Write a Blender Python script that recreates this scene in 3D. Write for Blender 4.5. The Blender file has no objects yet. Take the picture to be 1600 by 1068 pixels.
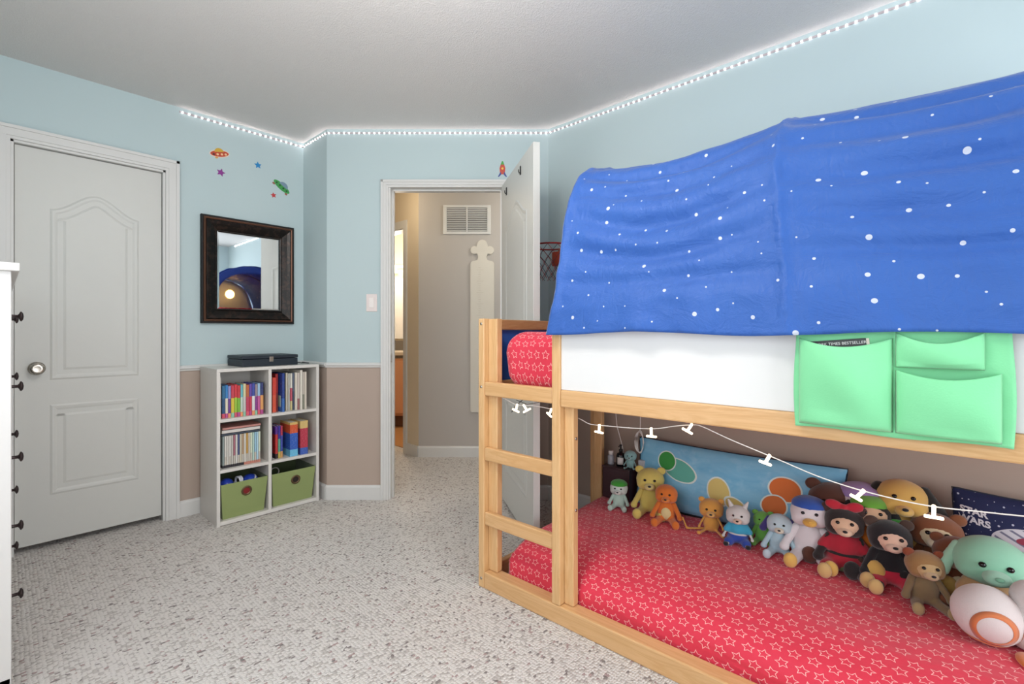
import bpy, bmesh, math, random
from mathutils import Vector, Matrix, noise
random.seed(7)
PI = math.pi
S = bpy.context.scene
COL = S.collection

# ------------------------------------------------------------ camera, world, big lights, exposure
TH = math.atan2(.6766, .7363)                       # the room is turned this much against the view
cam = bpy.data.cameras.new('camera'); camo = bpy.data.objects.new('camera', cam); COL.objects.link(camo)
camo.location = (0, 0, 1.10); camo.rotation_euler = (PI/2, 0, TH)
cam.sensor_width = 36; cam.lens = 740/1600*36; cam.shift_y = -15/1600; cam.clip_start = .02
S.camera = camo
S.view_settings.view_transform = 'Standard'; S.view_settings.look = 'None'
S.view_settings.gamma = 1; S.view_settings.use_curve_mapping = False
S.view_settings.exposure = -0.30
W = bpy.data.worlds.new('world'); S.world = W; W.use_nodes = True
W.node_tree.nodes['Background'].inputs[0].default_value = (.75, .87, 1, 1)
W.node_tree.nodes['Background'].inputs[1].default_value = .5

def area(name, loc, rot, sx, sy, power, col):
    l = bpy.data.lights.new(name, 'AREA'); l.shape = 'RECTANGLE'; l.size = sx; l.size_y = sy
    l.energy = power; l.color = col
    o = bpy.data.objects.new(name, l); COL.objects.link(o); o.location = loc; o.rotation_euler = rot
    return o
# daylight for two added, unseen windows (rear wall, end wall) that brighten the room
area('added_rear_window_light', (-.75, -.53, 1.36), (PI/2, 0, 0), 2.0, 1.5, 34, (.93, .965, 1))
area('added_end_window_light', (1.63, 1.20, 1.20), (PI/2, 0, PI/2), 2.0, 1.5, 64, (.93, .965, 1))

_l = bpy.data.lights.new('added_ceiling_fill', 'POINT'); _l.energy = 40; _l.color = (1, .97, .93); _l.shadow_soft_size = .14  # unseen point light added to lift the room's brightness
_o = bpy.data.objects.new('added_ceiling_fill', _l); COL.objects.link(_o); _o.location = (-.95, .62, 2.16)
# ------------------------------------------------------------ node helpers
class X:
    """a scalar socket or number with arithmetic that grows Math nodes"""
    nt = None
    def __init__(s, v): s.v = v
    @staticmethod
    def m(op, *a, clamp=False):
        n = X.nt.nodes.new('ShaderNodeMath'); n.operation = op; n.use_clamp = clamp
        for i, q in enumerate(a):
            q = q.v if isinstance(q, X) else q
            if isinstance(q, (int, float)): n.inputs[i].default_value = q
            else: X.nt.links.new(q, n.inputs[i])
        return X(n.outputs[0])
    def __add__(a, b): return X.m('ADD', a, b)
    __radd__ = __add__
    def __sub__(a, b): return X.m('SUBTRACT', a, b)
    def __rsub__(a, b): return X.m('SUBTRACT', b, a)
    def __mul__(a, b): return X.m('MULTIPLY', a, b)
    __rmul__ = __mul__
    def __truediv__(a, b): return X.m('DIVIDE', a, b)
    def lt(a, b): return X.m('LESS_THAN', a, b)
    def gt(a, b): return X.m('GREATER_THAN', a, b)
def fn(op, *a, **k): return X.m(op, *a, **k)
def node(t, **k):
    n = X.nt.nodes.new(t)
    for a, b in k.items(): setattr(n, a, b)
    return n
def link(a, b): X.nt.links.new(a.v if isinstance(a, X) else a, b)
def rgb(c): return (c[0], c[1], c[2], 1) if len(c) == 3 else c
def mixc(f, a, b):
    n = node('ShaderNodeMix', data_type='RGBA')
    for i, q in ((0, f), (6, a), (7, b)):
        if isinstance(q, X): q = q.v
        if isinstance(q, tuple): n.inputs[i].default_value = rgb(q)
        elif isinstance(q, (int, float)): n.inputs[i].default_value = q
        else: X.nt.links.new(q, n.inputs[i])
    return n.outputs[2]
def coords(kind):
    n = node('ShaderNodeTexCoord'); s = node('ShaderNodeSeparateXYZ'); link(n.outputs[kind], s.inputs[0])
    return n.outputs[kind], X(s.outputs[0]), X(s.outputs[1]), X(s.outputs[2])
def wpos():
    n = node('ShaderNodeNewGeometry'); s = node('ShaderNodeSeparateXYZ'); link(n.outputs['Position'], s.inputs[0])
    return n.outputs['Position'], X(s.outputs[0]), X(s.outputs[1]), X(s.outputs[2])
def noisen(vec, scale, detail=2, rough=.5, dist=0):
    n = node('ShaderNodeTexNoise'); n.inputs['Scale'].default_value = scale; n.inputs['Detail'].default_value = detail
    n.inputs['Roughness'].default_value = rough; n.inputs['Distortion'].default_value = dist
    link(vec, n.inputs['Vector']); return X(n.outputs[0])
def sc(vec, s):
    n = node('ShaderNodeMapping'); n.inputs['Scale'].default_value = s; link(vec, n.inputs[0]); return n.outputs[0]
def comb(x, y, z=0.0):
    n = node('ShaderNodeCombineXYZ')
    for i, q in enumerate((x, y, z)):
        if isinstance(q, X): link(q, n.inputs[i])
        else: n.inputs[i].default_value = q
    return n.outputs[0]
def bump(h, strength, dist, bs):
    n = node('ShaderNodeBump'); n.inputs['Strength'].default_value = strength; n.inputs['Distance'].default_value = dist
    link(h, n.inputs['Height']); link(n.outputs[0], bs.inputs['Normal'])
def hexc(h):
    c = [int(h[i:i+2], 16)/255 for i in (0, 2, 4)]
    return tuple((q/12.92 if q <= .04045 else ((q+.055)/1.055)**2.4) for q in c)
MATS = {}
def M(name, col=(.8, .8, .8), rough=.6, metal=0, kind=None, **k):
    """col: linear rgb or hex; kind: fabric | fuzz | paint | plain"""
    if name in MATS: return MATS[name]
    if isinstance(col, str): col = hexc(col)
    m = bpy.data.materials.new(name); m.use_nodes = True; X.nt = m.node_tree
    bs = X.nt.nodes['Principled BSDF']; bs.inputs['Roughness'].default_value = rough; bs.inputs['Metallic'].default_value = metal
    if 'coat' in k: bs.inputs['Coat Weight'].default_value = k['coat']
    vec = coords('Object')[0]
    if kind == 'fabric':
        n = noisen(vec, 260, 2); l = noisen(vec, 9, 2)
        link(mixc(l*.35, col, tuple(c*.86 for c in col)), bs.inputs['Base Color'])
        bump(n + l*3, .25, .0015, bs); bs.inputs['Sheen Weight'].default_value = .25
    elif kind == 'fuzz':
        n = noisen(vec, 420, 3, .7); l = noisen(vec, 40, 2)
        link(mixc(n*.5, tuple(c*.82 for c in col), tuple(min(1, c*1.1) for c in col)), bs.inputs['Base Color'])
        bump(n + l*.6, .5, .002, bs); bs.inputs['Sheen Weight'].default_value = .35; bs.inputs['Roughness'].default_value = .9
    elif kind == 'plain':
        bs.inputs['Base Color'].default_value = rgb(col)
        n = noisen(vec, 60, 2); link(n*.1 + (rough-.05), bs.inputs['Roughness'])
    elif kind == 'emit':
        bs.inputs['Base Color'].default_value = rgb(col)
        bs.inputs['Emission Color'].default_value = rgb(col); bs.inputs['Emission Strength'].default_value = k['power']
    else:
        n = noisen(vec, 22, 3)
        link(mixc(n*.5, col, tuple(c*.95 for c in col)), bs.inputs['Base Color'])
        bump(noisen(vec, 180, 2), .12, .001, bs)
    MATS[name] = m
    return m
def new_mat(name, rough=.6):
    m = bpy.data.materials.new(name); m.use_nodes = True; X.nt = m.node_tree; MATS[name] = m
    bs = X.nt.nodes['Principled BSDF']; bs.inputs['Roughness'].default_value = rough
    return m, bs

# two-tone wall paint
def wall_mat():
    m, bs = new_mat('wall_paint', .75)
    p, x, y, z = wpos()
    n = noisen(p, 3, 3); f = noisen(p, 160, 2)
    up = mixc(n*.4, hexc('BFD0D2'), hexc('B9CBCE'))
    lo = mixc(n*.4, hexc('B5A396'), hexc('AD9B8E'))
    link(mixc(z.lt(.885), up, lo), bs.inputs['Base Color'])
    bump(f, .12, .001, bs); return m
def hall_mat(name, a):
    m, bs = new_mat(name, .8); p, x, y, z = wpos(); n = noisen(p, 4, 3)
    link(mixc(n*.5, hexc(a), tuple(c*.94 for c in hexc(a))), bs.inputs['Base Color']); bump(noisen(p, 160), .12, .001, bs); return m
def ceil_mat():
    m, bs = new_mat('ceiling_stipple', .9); p, x, y, z = wpos()
    v = node('ShaderNodeTexVoronoi'); v.inputs['Scale'].default_value = 150; link(p, v.inputs['Vector'])
    n = noisen(p, 230, 3, .7); h = X(v.outputs['Distance']) + n
    link(mixc(n, hexc('D4D1CE'), hexc('E2DFDC')), bs.inputs['Base Color'])
    bump(h, .45, .003, bs); return m
def carpet_mat():
    m, bs = new_mat('berber_carpet', .95); p, x, y, z = wpos()
    jx = noisen(p, 9, 2)*.012; jy = noisen(sc(p, (1, 1.3, 1)), 8, 2)*.012
    q = comb((x + jx)*118, (y + jy)*82, 0)
    v = node('ShaderNodeTexVoronoi'); v.voronoi_dimensions = '2D'; v.inputs['Scale'].default_value = 1; v.inputs['Randomness'].default_value = .45; link(q, v.inputs['Vector'])
    d = X(v.outputs['Distance']); s = node('ShaderNodeSeparateColor'); link(v.outputs['Color'], s.inputs[0])
    r = X(s.outputs[0]); g = X(s.outputs[1])
    big = noisen(p, 1.6, 2); fine = noisen(p, 700, 2)
    patch = noisen(p, 26, 2)
    base = mixc(fine, hexc('CBC5BF'), hexc('F2EEEA'))
    base = mixc((big - .35)*.5, base, hexc('CDC1B8'))
    base = mixc(r.gt(.80)*.45, base, hexc('A39A94'))
    fl = r.lt(.10)*(patch.gt(.50))
    base = mixc(fl*.7, base, mixc(g.gt(.55), hexc('4E3C3C'), hexc('96706E')))
    base = mixc(fn('MULTIPLY', d.gt(.55), .4), base, hexc('8F8780'))
    link(base, bs.inputs['Base Color'])
    bump(fn('SUBTRACT', 1.0, d*1.2) + fine*.3, .9, .006, bs); return m
def wood_mat(name, a, b, axis):
    m, bs = new_mat(name, .42); vec, x, y, z = coords('Object')
    s = {'x': (1.1, 16, 16), 'y': (16, 1.1, 16), 'z': (16, 16, 1.1)}[axis]
    v2 = sc(vec, s); n = noisen(v2, 1.6, 4, .6, 1.4); f = noisen(sc(vec, tuple(q*7 for q in s)), 1.5, 2)
    w = fn('FRACT', n*5); w = fn('ABSOLUTE', w - .5)*2
    c = mixc(w*.75, hexc(a), hexc(b)); c = mixc(f*.25, c, tuple(q*.72 for q in hexc(b)))
    link(c, bs.inputs['Base Color']); bump(f + w*.5, .12, .001, bs); bs.inputs['Coat Weight'].default_value = .12
    return m
def dots_mat():
    m, bs = new_mat('blue_tent_fabric', .5); vec, u, v, z = coords('UV')
    vo = node('ShaderNodeTexVoronoi'); vo.voronoi_dimensions = '2D'; vo.inputs['Scale'].default_value = 11.5; vo.inputs['Randomness'].default_value = .9
    link(comb(u, v), vo.inputs['Vector'])
    s = node('ShaderNodeSeparateColor'); link(vo.outputs['Color'], s.inputs[0]); r = X(s.outputs[0])
    dot = X(vo.outputs['Distance']).lt(r*r*.055 + .028)
    n = noisen(comb(u, v), 5, 3)
    blue = mixc(n*.6, hexc('2F66BE'), hexc('3F78CC'))
    link(mixc(dot, blue, hexc('E6EEFA')), bs.inputs['Base Color'])
    wr = noisen(sc(vec, (1, 1.6, 1)), 7, 6, .62, 1.2); wr2 = noisen(sc(vec, (2.2, .8, 1)), 16, 4, .6, 2.2)
    bump(fn('ABSOLUTE', wr - .5) + wr2*.35 + noisen(vec, 900, 1)*.01, .55, .016, bs)
    bs.inputs['Sheen Weight'].default_value = .25
    tr = node('ShaderNodeBsdfTranslucent'); tr.inputs[0].default_value = rgb(hexc('2D5CCB'))
    mx = node('ShaderNodeMixShader'); mx.inputs[0].default_value = .32
    out = X.nt.nodes['Material Output']; link(bs.outputs[0], mx.inputs[1]); link(tr.outputs[0], mx.inputs[2]); link(mx.outputs[0], out.inputs[0])
    return m
def star_mat(name, base, base2, line, cell=.048, R=.0178):
    """red cotton with an all-over print of outlined five-pointed stars (UV in metres)"""
    m, bs = new_mat(name, .75); vec, u, v, z = coords('UV')
    row = fn('FLOOR', v/cell); off = fn('FRACT', row*.5)
    uu = u/cell + off*1.0
    ci = fn('FLOOR', uu)
    wn = node('ShaderNodeTexWhiteNoise', noise_dimensions='2D'); link(comb(ci, row), wn.inputs['Vector'])
    ws = node('ShaderNodeSeparateColor'); link(wn.outputs['Color'], ws.inputs[0])
    r1, r2, r3 = X(ws.outputs[0]), X(ws.outputs[1]), X(ws.outputs[2])
    lx = (fn('FRACT', uu) - .5)*cell + (r1 - .5)*.006
    ly = (fn('FRACT', v/cell) - .5)*cell + (r2 - .5)*.006
    r = fn('SQRT', lx*lx + ly*ly)
    a = fn('ARCTAN2', lx, ly) + (r3 - .5)*.7 + 4*PI
    s5 = 2*PI/5
    ph = fn('ABSOLUTE', fn('MODULO', a + s5/2, s5) - s5/2)      # 0 at a tip
    ri = R*.5; t0 = Vector((R, 0)); t1 = Vector((ri*math.cos(PI/5), ri*math.sin(PI/5)))
    e = t1 - t0; nrm = Vector((e.y, -e.x)).normalized()
    if nrm.dot(t0) < 0: nrm = -nrm
    al = math.atan2(nrm.y, nrm.x)
    d = fn('ABSOLUTE', r*fn('COSINE', ph - al) - nrm.dot(t0))
    ring = d.lt(.0010)
    n = noisen(vec, 7, 2)
    red = mixc(n*.6, hexc(base), hexc(base2))
    link(mixc(ring*.85, red, hexc(line)), bs.inputs['Base Color'])
    wr = noisen(vec, 6, 4, .6, 1.5)
    bump(wr + noisen(vec, 900, 1)*.01, .3, .008, bs); bs.inputs['Sheen Weight'].default_value = .2
    return m
def sky_print_mat():
    """sky-blue pillow print: soft clouds and three plain round blobs with a pale outline"""
    m, bs = new_mat('sky_blue_print', .7); vec, u, v, z = coords('UV')     # u 0..0.92, v 0..0.33
    n = noisen(sc(vec, (1, 3, 1)), 5, 4, .6, 1); n2 = noisen(vec, 18, 3)
    c = mixc(n, hexc('52A9D6'), hexc('A0D6EE'))
    c = mixc((n2 - .55)*1.6, c, hexc('BFE4F4'))
    def blob(c, cx, cy, rx, ry, col, rot=0.):
        dx = u - cx; dy = v - cy; co, si = math.cos(rot), math.sin(rot)
        a = (dx*co + dy*si)/rx; b = (dy*co - dx*si)/ry
        q = fn('SQRT', a*a + b*b) + (n2 - .5)*.08
        c = mixc(q.lt(1 + .006/min(rx, ry)), c, hexc('DCEAE6'))
        return mixc(q.lt(1.0), c, hexc(col))
    c = blob(c, .24, .215, .085, .05, '63B7A6', -.3); c = blob(c, .17, .25, .045, .045, '3A9A45')
    c = blob(c, .44, .15, .05, .065, 'DCC778', .2); c = blob(c, .52, .10, .05, .03, 'CDB96E', -.5)
    c = blob(c, .72, .22, .062, .05, 'DC7431', -.2); c = blob(c, .68, .14, .05, .045, 'D87436', .5)
    c = blob(c, .05, .10, .035, .075, '6FB9CF', .2)
    link(c, bs.inputs['Base Color']); bump(noisen(vec, 14, 3), .3, .004, bs); return m
def navy_mat():
    m, bs = new_mat('navy_cushion_print', .8); vec, u, v, z = coords('UV')
    vo = node('ShaderNodeTexVoronoi'); vo.voronoi_dimensions = '2D'; vo.inputs['Scale'].default_value = 60; link(comb(u, v), vo.inputs['Vector'])
    s = node('ShaderNodeSeparateColor'); link(vo.outputs['Color'], s.inputs[0])
    dot = X(vo.outputs['Distance']).lt(X(s.outputs[0])*.22)*X(s.outputs[1]).gt(.55)
    c = mixc(dot*.8, hexc('17204A'), hexc('C9CDE0'))
    def blob(c, cx, cy, rx, ry, rot):
        dx = u - cx; dy = v - cy; co, si = math.cos(rot), math.sin(rot)
        a = (dx*co + dy*si)/rx; b = (dy*co - dx*si)/ry; q = fn('SQRT', a*a + b*b)
        c = mixc(q.lt(1.0), c, hexc('C7C6CE'))
        st = fn('SINE', a*14 + b*9).gt(.6)*q.lt(.92)
        c = mixc(st*.8, c, hexc('45466A'))
        return mixc(q.lt(.3), c, hexc('8E3247'))
    c = blob(c, .18, .215, .085, .04, .1); c = blob(c, .20, .09, .03, .035, .5); c = blob(c, .09, .10, .035, .012, -.5)
    link(c, bs.inputs['Base Color']); bump(noisen(vec, 500, 2), .2, .002, bs); return m
def spine_mat(name, cols, cuts, rough=.5):
    """book cover whose spine is printed in bands from top to bottom"""
    if name in MATS: return MATS[name]
    m, bs = new_mat(name, rough); vec, x, y, z = coords('Generated')
    c = hexc(cols[0])
    for col, cut in zip(cols[1:], cuts): c = mixc(z.lt(cut), c, hexc(col))
    n = noisen(sc(vec, (1, 1, 18)), 5, 2)
    link(mixc(n.gt(.62)*.18, c, (.9, .9, .9)), bs.inputs['Base Color']); return m
def mirror_mat():
    m, bs = new_mat('mirror_glass', .02); bs.inputs['Metallic'].default_value = 1
    p, *_ = wpos(); n = noisen(p, 2); link(mixc(n*.1, (.86, .89, .9), (.8, .84, .86)), bs.inputs['Base Color']); return m
def frame_mat():
    m, bs = new_mat('bronze_frame', .32); vec, *_ = coords('Object'); n = noisen(vec, 30, 4, .65)
    link(mixc(n.gt(.54)*.6, hexc('17120F'), hexc('3A2A22')), bs.inputs['Base Color']); bs.inputs['Metallic'].default_value = .45; bump(n, .3, .002, bs); return m

WALL = wall_mat(); CEIL = ceil_mat(); CARPET = carpet_mat(); HALL = hall_mat('hall_paint', 'BBB5AF'); CREAM = hall_mat('bathroom_paint', 'DCCDB4')
PINEX = wood_mat('pine_along', 'DBB07E', 'CB9C66', 'x'); PINEZ = wood_mat('pine_upright', 'DEB684', 'CE9F68', 'z'); PINEY = wood_mat('pine_across', 'D4A876', 'C08E58', 'y')
TENT = dots_mat(); STAR = star_mat('red_star_sheet', 'DA304A', 'CE263E', 'F6B8B4')
WHITE = M('white_trim_paint', 'D9D8D5', .4); DOORW = M('white_door_paint', 'D0D0CB', .42); LAM = M('white_laminate', 'DAD6D0', .4)
SKY = sky_print_mat(); NAVY = navy_mat(); MIRROR = mirror_mat(); FRAME = frame_mat()
CHROME = M('brushed_nickel', 'B9B2A8', .28, 1, kind='plain'); DARKM = M('dark_bronze_knob', '3A2F30', .35, .6, kind='plain')
GREEN = M('mint_green_fabric', '7ED49B', .7, kind='fabric'); BIN = M('sage_bin_fabric', '8E9C62', .85, kind='fabric'); BIN_IN = M('dark_bin_lining', '4E5A3A', .9, kind='fabric')
PAPER = M('book_paper', 'E3DCCB', .8); BLACK = M('matte_black', '121214', .6, kind='plain')

# ------------------------------------------------------------ mesh helpers
def obj(name, bm, mat, parent=None, loc=None, rot=None, smooth=False, kind=None):
    me = bpy.data.meshes.new(name)
    if isinstance(bm, bmesh.types.BMesh):
        bmesh.ops.recalc_face_normals(bm, faces=bm.faces) if not bm.get_flag else None
        bm.to_mesh(me); bm.free()
    o = bpy.data.objects.new(name, me); COL.objects.link(o)
    for mm in (mat if isinstance(mat, (list, tuple)) else [mat]): me.materials.append(mm)
    if smooth:
        for p in me.polygons: p.use_smooth = True
    if parent: o.parent = parent
    if loc: o.location = loc
    if rot: o.rotation_euler = rot
    if kind: o['kind'] = kind
    return o
def B(): 
    return _BM()
class _BM:
    """thin wrapper: collects shapes, then .o() links them as one mesh object"""
    def __init__(s): s.b = bmesh.new(); s.keep = False
    def box(s, x0, x1, y0, y1, z0, z1, bev=0, seg=2):
        t = bmesh.new(); bmesh.ops.create_cube(t, size=1)
        for v in t.verts: v.co = Vector(((x0+x1)/2 + v.co.x*(x1-x0), (y0+y1)/2 + v.co.y*(y1-y0), (z0+z1)/2 + v.co.z*(z1-z0)))
        if bev: bmesh.ops.bevel(t, geom=t.edges[:], offset=bev, segments=seg, affect='EDGES', profile=.5)
        return s.add(t)
    def add(s, t, mx=None):
        if mx is not None: t.transform(mx)
        me = bpy.data.meshes.new('tmp'); t.to_mesh(me); t.free(); s.b.from_mesh(me); bpy.data.meshes.remove(me); return s
    def prism(s, pts, z0, z1, bev=0):
        """pts: xy outline, extruded from z0 to z1"""
        t = bmesh.new(); lo = [t.verts.new((p[0], p[1], z0)) for p in pts]; hi = [t.verts.new((p[0], p[1], z1)) for p in pts]; n = len(pts)
        t.faces.new(hi); t.faces.new(lo[::-1])
        for i in range(n): t.faces.new((lo[i], lo[(i+1) % n], hi[(i+1) % n], hi[i]))
        bmesh.ops.recalc_face_normals(t, faces=t.faces)
        if bev: bmesh.ops.bevel(t, geom=[e for e in t.edges if abs((e.verts[0].co - e.verts[1].co).z) < 1e-6], offset=bev, segments=2, affect='EDGES')
        return s.add(t)
    def tube(s, pts, r, n=10, cap=True):
        pts = [Vector(p) for p in pts]; t = bmesh.new(); rings = []; up = Vector((0, 0, 1))
        for i, p in enumerate(pts):
            d = (pts[min(i+1, len(pts)-1)] - pts[max(i-1, 0)]).normalized()
            a = d.cross(up)
            if a.length < 1e-3: a = d.cross(Vector((1, 0, 0)))
            a.normalize(); b = d.cross(a).normalized(); rr = r[i] if isinstance(r, (list, tuple)) else r
            rings.append([t.verts.new(p + a*rr*math.cos(2*PI*k/n) + b*rr*math.sin(2*PI*k/n)) for k in range(n)])
        for i in range(len(rings)-1):
            for k in range(n): t.faces.new((rings[i][k], rings[i][(k+1) % n], rings[i+1][(k+1) % n], rings[i+1][k]))
        if cap: t.faces.new(rings[0][::-1]); t.faces.new(rings[-1])
        bmesh.ops.recalc_face_normals(t, faces=t.faces); return s.add(t)
    def lathe(s, prof, n=24, mx=None):
        """prof: (radius, height) list about z"""
        t = bmesh.new(); rings = []
        for r, z in prof:
            rings.append([t.verts.new((r*math.cos(2*PI*k/n), r*math.sin(2*PI*k/n), z)) for k in range(n)] if r > 1e-5 else [t.verts.new((0, 0, z))])
        for a, b in zip(rings, rings[1:]):
            for k in range(n):
                k2 = (k+1) % n
                f = [a[k % len(a)], a[k2 % len(a)], b[k2 % len(b)], b[k % len(b)]]; g = []
                for v in f:
                    if v not in g: g.append(v)
                if len(g) > 2: t.faces.new(g)
        bmesh.ops.recalc_face_normals(t, faces=t.faces); return s.add(t, mx)
    def ell(s, c, r, rot=None, sub=3):
        t = bmesh.new(); bmesh.ops.create_icosphere(t, subdivisions=sub, radius=1)
        if isinstance(r, (int, float)): r = (r, r, r)
        mx = Matrix.Diagonal((*r, 1))
        if rot: mx = Matrix.Rotation(rot[2], 4, 'Z') @ Matrix.Rotation(rot[1], 4, 'Y') @ Matrix.Rotation(rot[0], 4, 'X') @ mx
        return s.add(t, Matrix.Translation(c) @ mx)
    def cap(s, a, b, ra, rb, k=7):
        a, b = Vector(a), Vector(b)
        for i in range(k):
            f = i/(k-1); s.ell(a.lerp(b, f), ra + (rb-ra)*f, sub=2)
        return s
    def rbox(s, size, r, div, disp=None, center=(0, 0, 0)):
        """evenly gridded box with round edges and optional displacement"""
        hx, hy, hz = (q/2 for q in size); t = bmesh.new(); nx, ny, nz = div
        vm = {}
        def vert(i, j, k):
            if (i, j, k) not in vm:
                p = Vector((-hx + 2*hx*i/nx, -hy + 2*hy*j/ny, -hz + 2*hz*k/nz))
                q = Vector((max(-hx+r, min(hx-r, p.x)), max(-hy+r, min(hy-r, p.y)), max(-hz+r, min(hz-r, p.z))))
                d = p - q
                if d.length > 1e-9: p = q + d.normalized()*min(r, max(abs(d.x), abs(d.y), abs(d.z)))
                if disp: p = disp(p)
                vm[i, j, k] = t.verts.new(p + Vector(center))
            return vm[i, j, k]
        for i in range(nx):
            for j in range(ny):
                for k in (0, nz): t.faces.new((vert(i, j, k), vert(i+1, j, k), vert(i+1, j+1, k), vert(i, j+1, k)))
            for k in range(nz):
                for j in (0, ny): t.faces.new((vert(i, j, k), vert(i+1, j, k), vert(i+1, j, k+1), vert(i, j, k+1)))
        for j in range(ny):
            for k in range(nz):
                for i in (0, nx): t.faces.new((vert(i, j, k), vert(i, j+1, k), vert(i, j+1, k+1), vert(i, j, k+1)))
        bmesh.ops.recalc_face_normals(t, faces=t.faces); return s.add(t)
    def grid(s, f, nu, nv, closeu=False):
        """surface from f(s,t) in 0..1; stores uv if f returns (point,(u,v))"""
        uv = s.b.loops.layers.uv.verify(); vs = {}; us = {}
        for i in range(nu + (0 if closeu else 1)):
            for j in range(nv+1):
                r = f(i/nu, j/nv)
                if isinstance(r, tuple) and len(r) == 2: p, us[i, j] = r
                else: p = r; us[i, j] = (i/nu, j/nv)
                vs[i, j] = s.b.verts.new(p)
        for i in range(nu):
            for j in range(nv):
                q = [(i, j), ((i+1) % nu if closeu else i+1, j), ((i+1) % nu if closeu else i+1, j+1), (i, j+1)]
                fa = s.b.faces.new([vs[a] for a in q])
                for l, a in zip(fa.loops, q): l[uv].uv = us[a]
        return s
    def o(s, name, mat, parent=None, loc=None, rot=None, smooth=False, kind=None):
        me = bpy.data.meshes.new(name); s.b.to_mesh(me); s.b.free()
        ob = bpy.data.objects.new(name, me); COL.objects.link(ob)
        for mm in (mat if isinstance(mat, (list, tuple)) else [mat]): me.materials.append(mm)
        if smooth: me.polygons.foreach_set('use_smooth', [True]*len(me.polygons))
        if parent: ob.parent = parent
        if loc: ob.location = loc
        if rot: ob.rotation_euler = rot
        if kind: ob['kind'] = kind
        return ob
def box(name, mat, x0, x1, y0, y1, z0, z1, bev=.002, parent=None, kind=None, **k):
    return B().box(x0, x1, y0, y1, z0, z1, bev).o(name, mat, parent, kind=kind, **k)
def struct(o): o['kind'] = 'structure'; return o
def tag(o, label, cat, group=None, kind=None):
    o['label'] = label; o['category'] = cat
    if group: o['group'] = group
    if kind: o['kind'] = kind
    return o
def thing(name, label, cat, loc=(0, 0, 0), rz=0, group=None):
    o = bpy.data.objects.new(name, None); COL.objects.link(o); o.location = loc; o.rotation_euler = (0, 0, rz); o.empty_display_size = .1
    return tag(o, label, cat, group)
def smoothmod(o, vox=None, it=6):
    if vox: md = o.modifiers.new('r', 'REMESH'); md.mode = 'VOXEL'; md.voxel_size = vox; md.use_smooth_shade = True
    md = o.modifiers.new('s', 'SMOOTH'); md.factor = .5; md.iterations = it
    return o
def solid(o, t, off=0): md = o.modifiers.new('t', 'SOLIDIFY'); md.thickness = t; md.offset = off; return o
def text_mesh(body, size, extrude=.0004, bold=0, width=None):
    c = bpy.data.curves.new('t', 'FONT'); c.body = body; c.size = size; c.extrude = extrude; c.offset = bold; c.align_x = 'CENTER'; c.align_y = 'CENTER'
    o = bpy.data.objects.new('t', c); COL.objects.link(o); dg = bpy.context.evaluated_depsgraph_get()
    me = bpy.data.meshes.new_from_object(o.evaluated_get(dg)); bpy.data.objects.remove(o); bpy.data.curves.remove(c)
    return me
def wn(p, s): return noise.noise(Vector(p)*s)

# ------------------------------------------------------------ room shell
LX, BX, CX_, RY, BY, EX, H = -3.367, -3.014, -1.937, 2.463, -.50, 1.60, 2.44
AY = 1.474
def cw(Xc, D, z=0):                                 # the door wall's own axes: along the wall, away from the room
    return Vector((Xc*math.cos(TH) - D*math.sin(TH), Xc*math.sin(TH) + D*math.cos(TH), z))
DW = 3.124                                          # distance of the door wall along its normal
struct(B().box(-7, 2.2, -1, 6.5, -.06, 0).o('floor', CARPET))
pts = [(LX-.1, BY-.1), (EX+.1, BY-.1), (EX+.1, RY+.1), (CX_-.04, RY+.1), (BX-.1, AY+.1), (LX-.1, AY+.1)]
struct(B().prism(pts, H, H+.08).o('ceiling', CEIL))
# left wall with the closet door opening
DY0, DY1, DH = .045, .668, 2.045
w = B(); w.box(LX-.12, LX, BY, DY0, 0, H); w.box(LX-.12, LX, DY1, AY, 0, H); w.box(LX-.12, LX, DY0, DY1, DH, H); struct(w.o('wall_left', WALL))
struct(B().box(LX-.8, LX-.12, DY0-.3, DY1+.3, 0, H).o('wall_closet', HALL))
w = B(); w.prism([(LX-.12, AY), (BX, AY), (BX-.077, AY+.083), (BX-.09, AY+.12), (LX-.12, AY+.12)], 0, H); struct(w.o('wall_corner', WALL))
# door wall (turned by TH), opening from -.781 to -.060
OX0, OX1, OH = -.813, -.056, 2.066
w = B(); w.box(-1.2216, OX0, DW, DW+.115, 0, H); w.box(OX1, .2406, DW, DW+.115, 0, H); w.box(OX0, OX1, DW, DW+.115, OH, H)
o = struct(w.o('wall_door', WALL)); o.rotation_euler = (0, 0, TH)
struct(B().prism([(CX_, RY), (EX+.12, RY), (EX+.12, RY+.12), (CX_-.06, RY+.12), (CX_-.078, RY+.085)], 0, H).o('wall_right', WALL))
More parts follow.
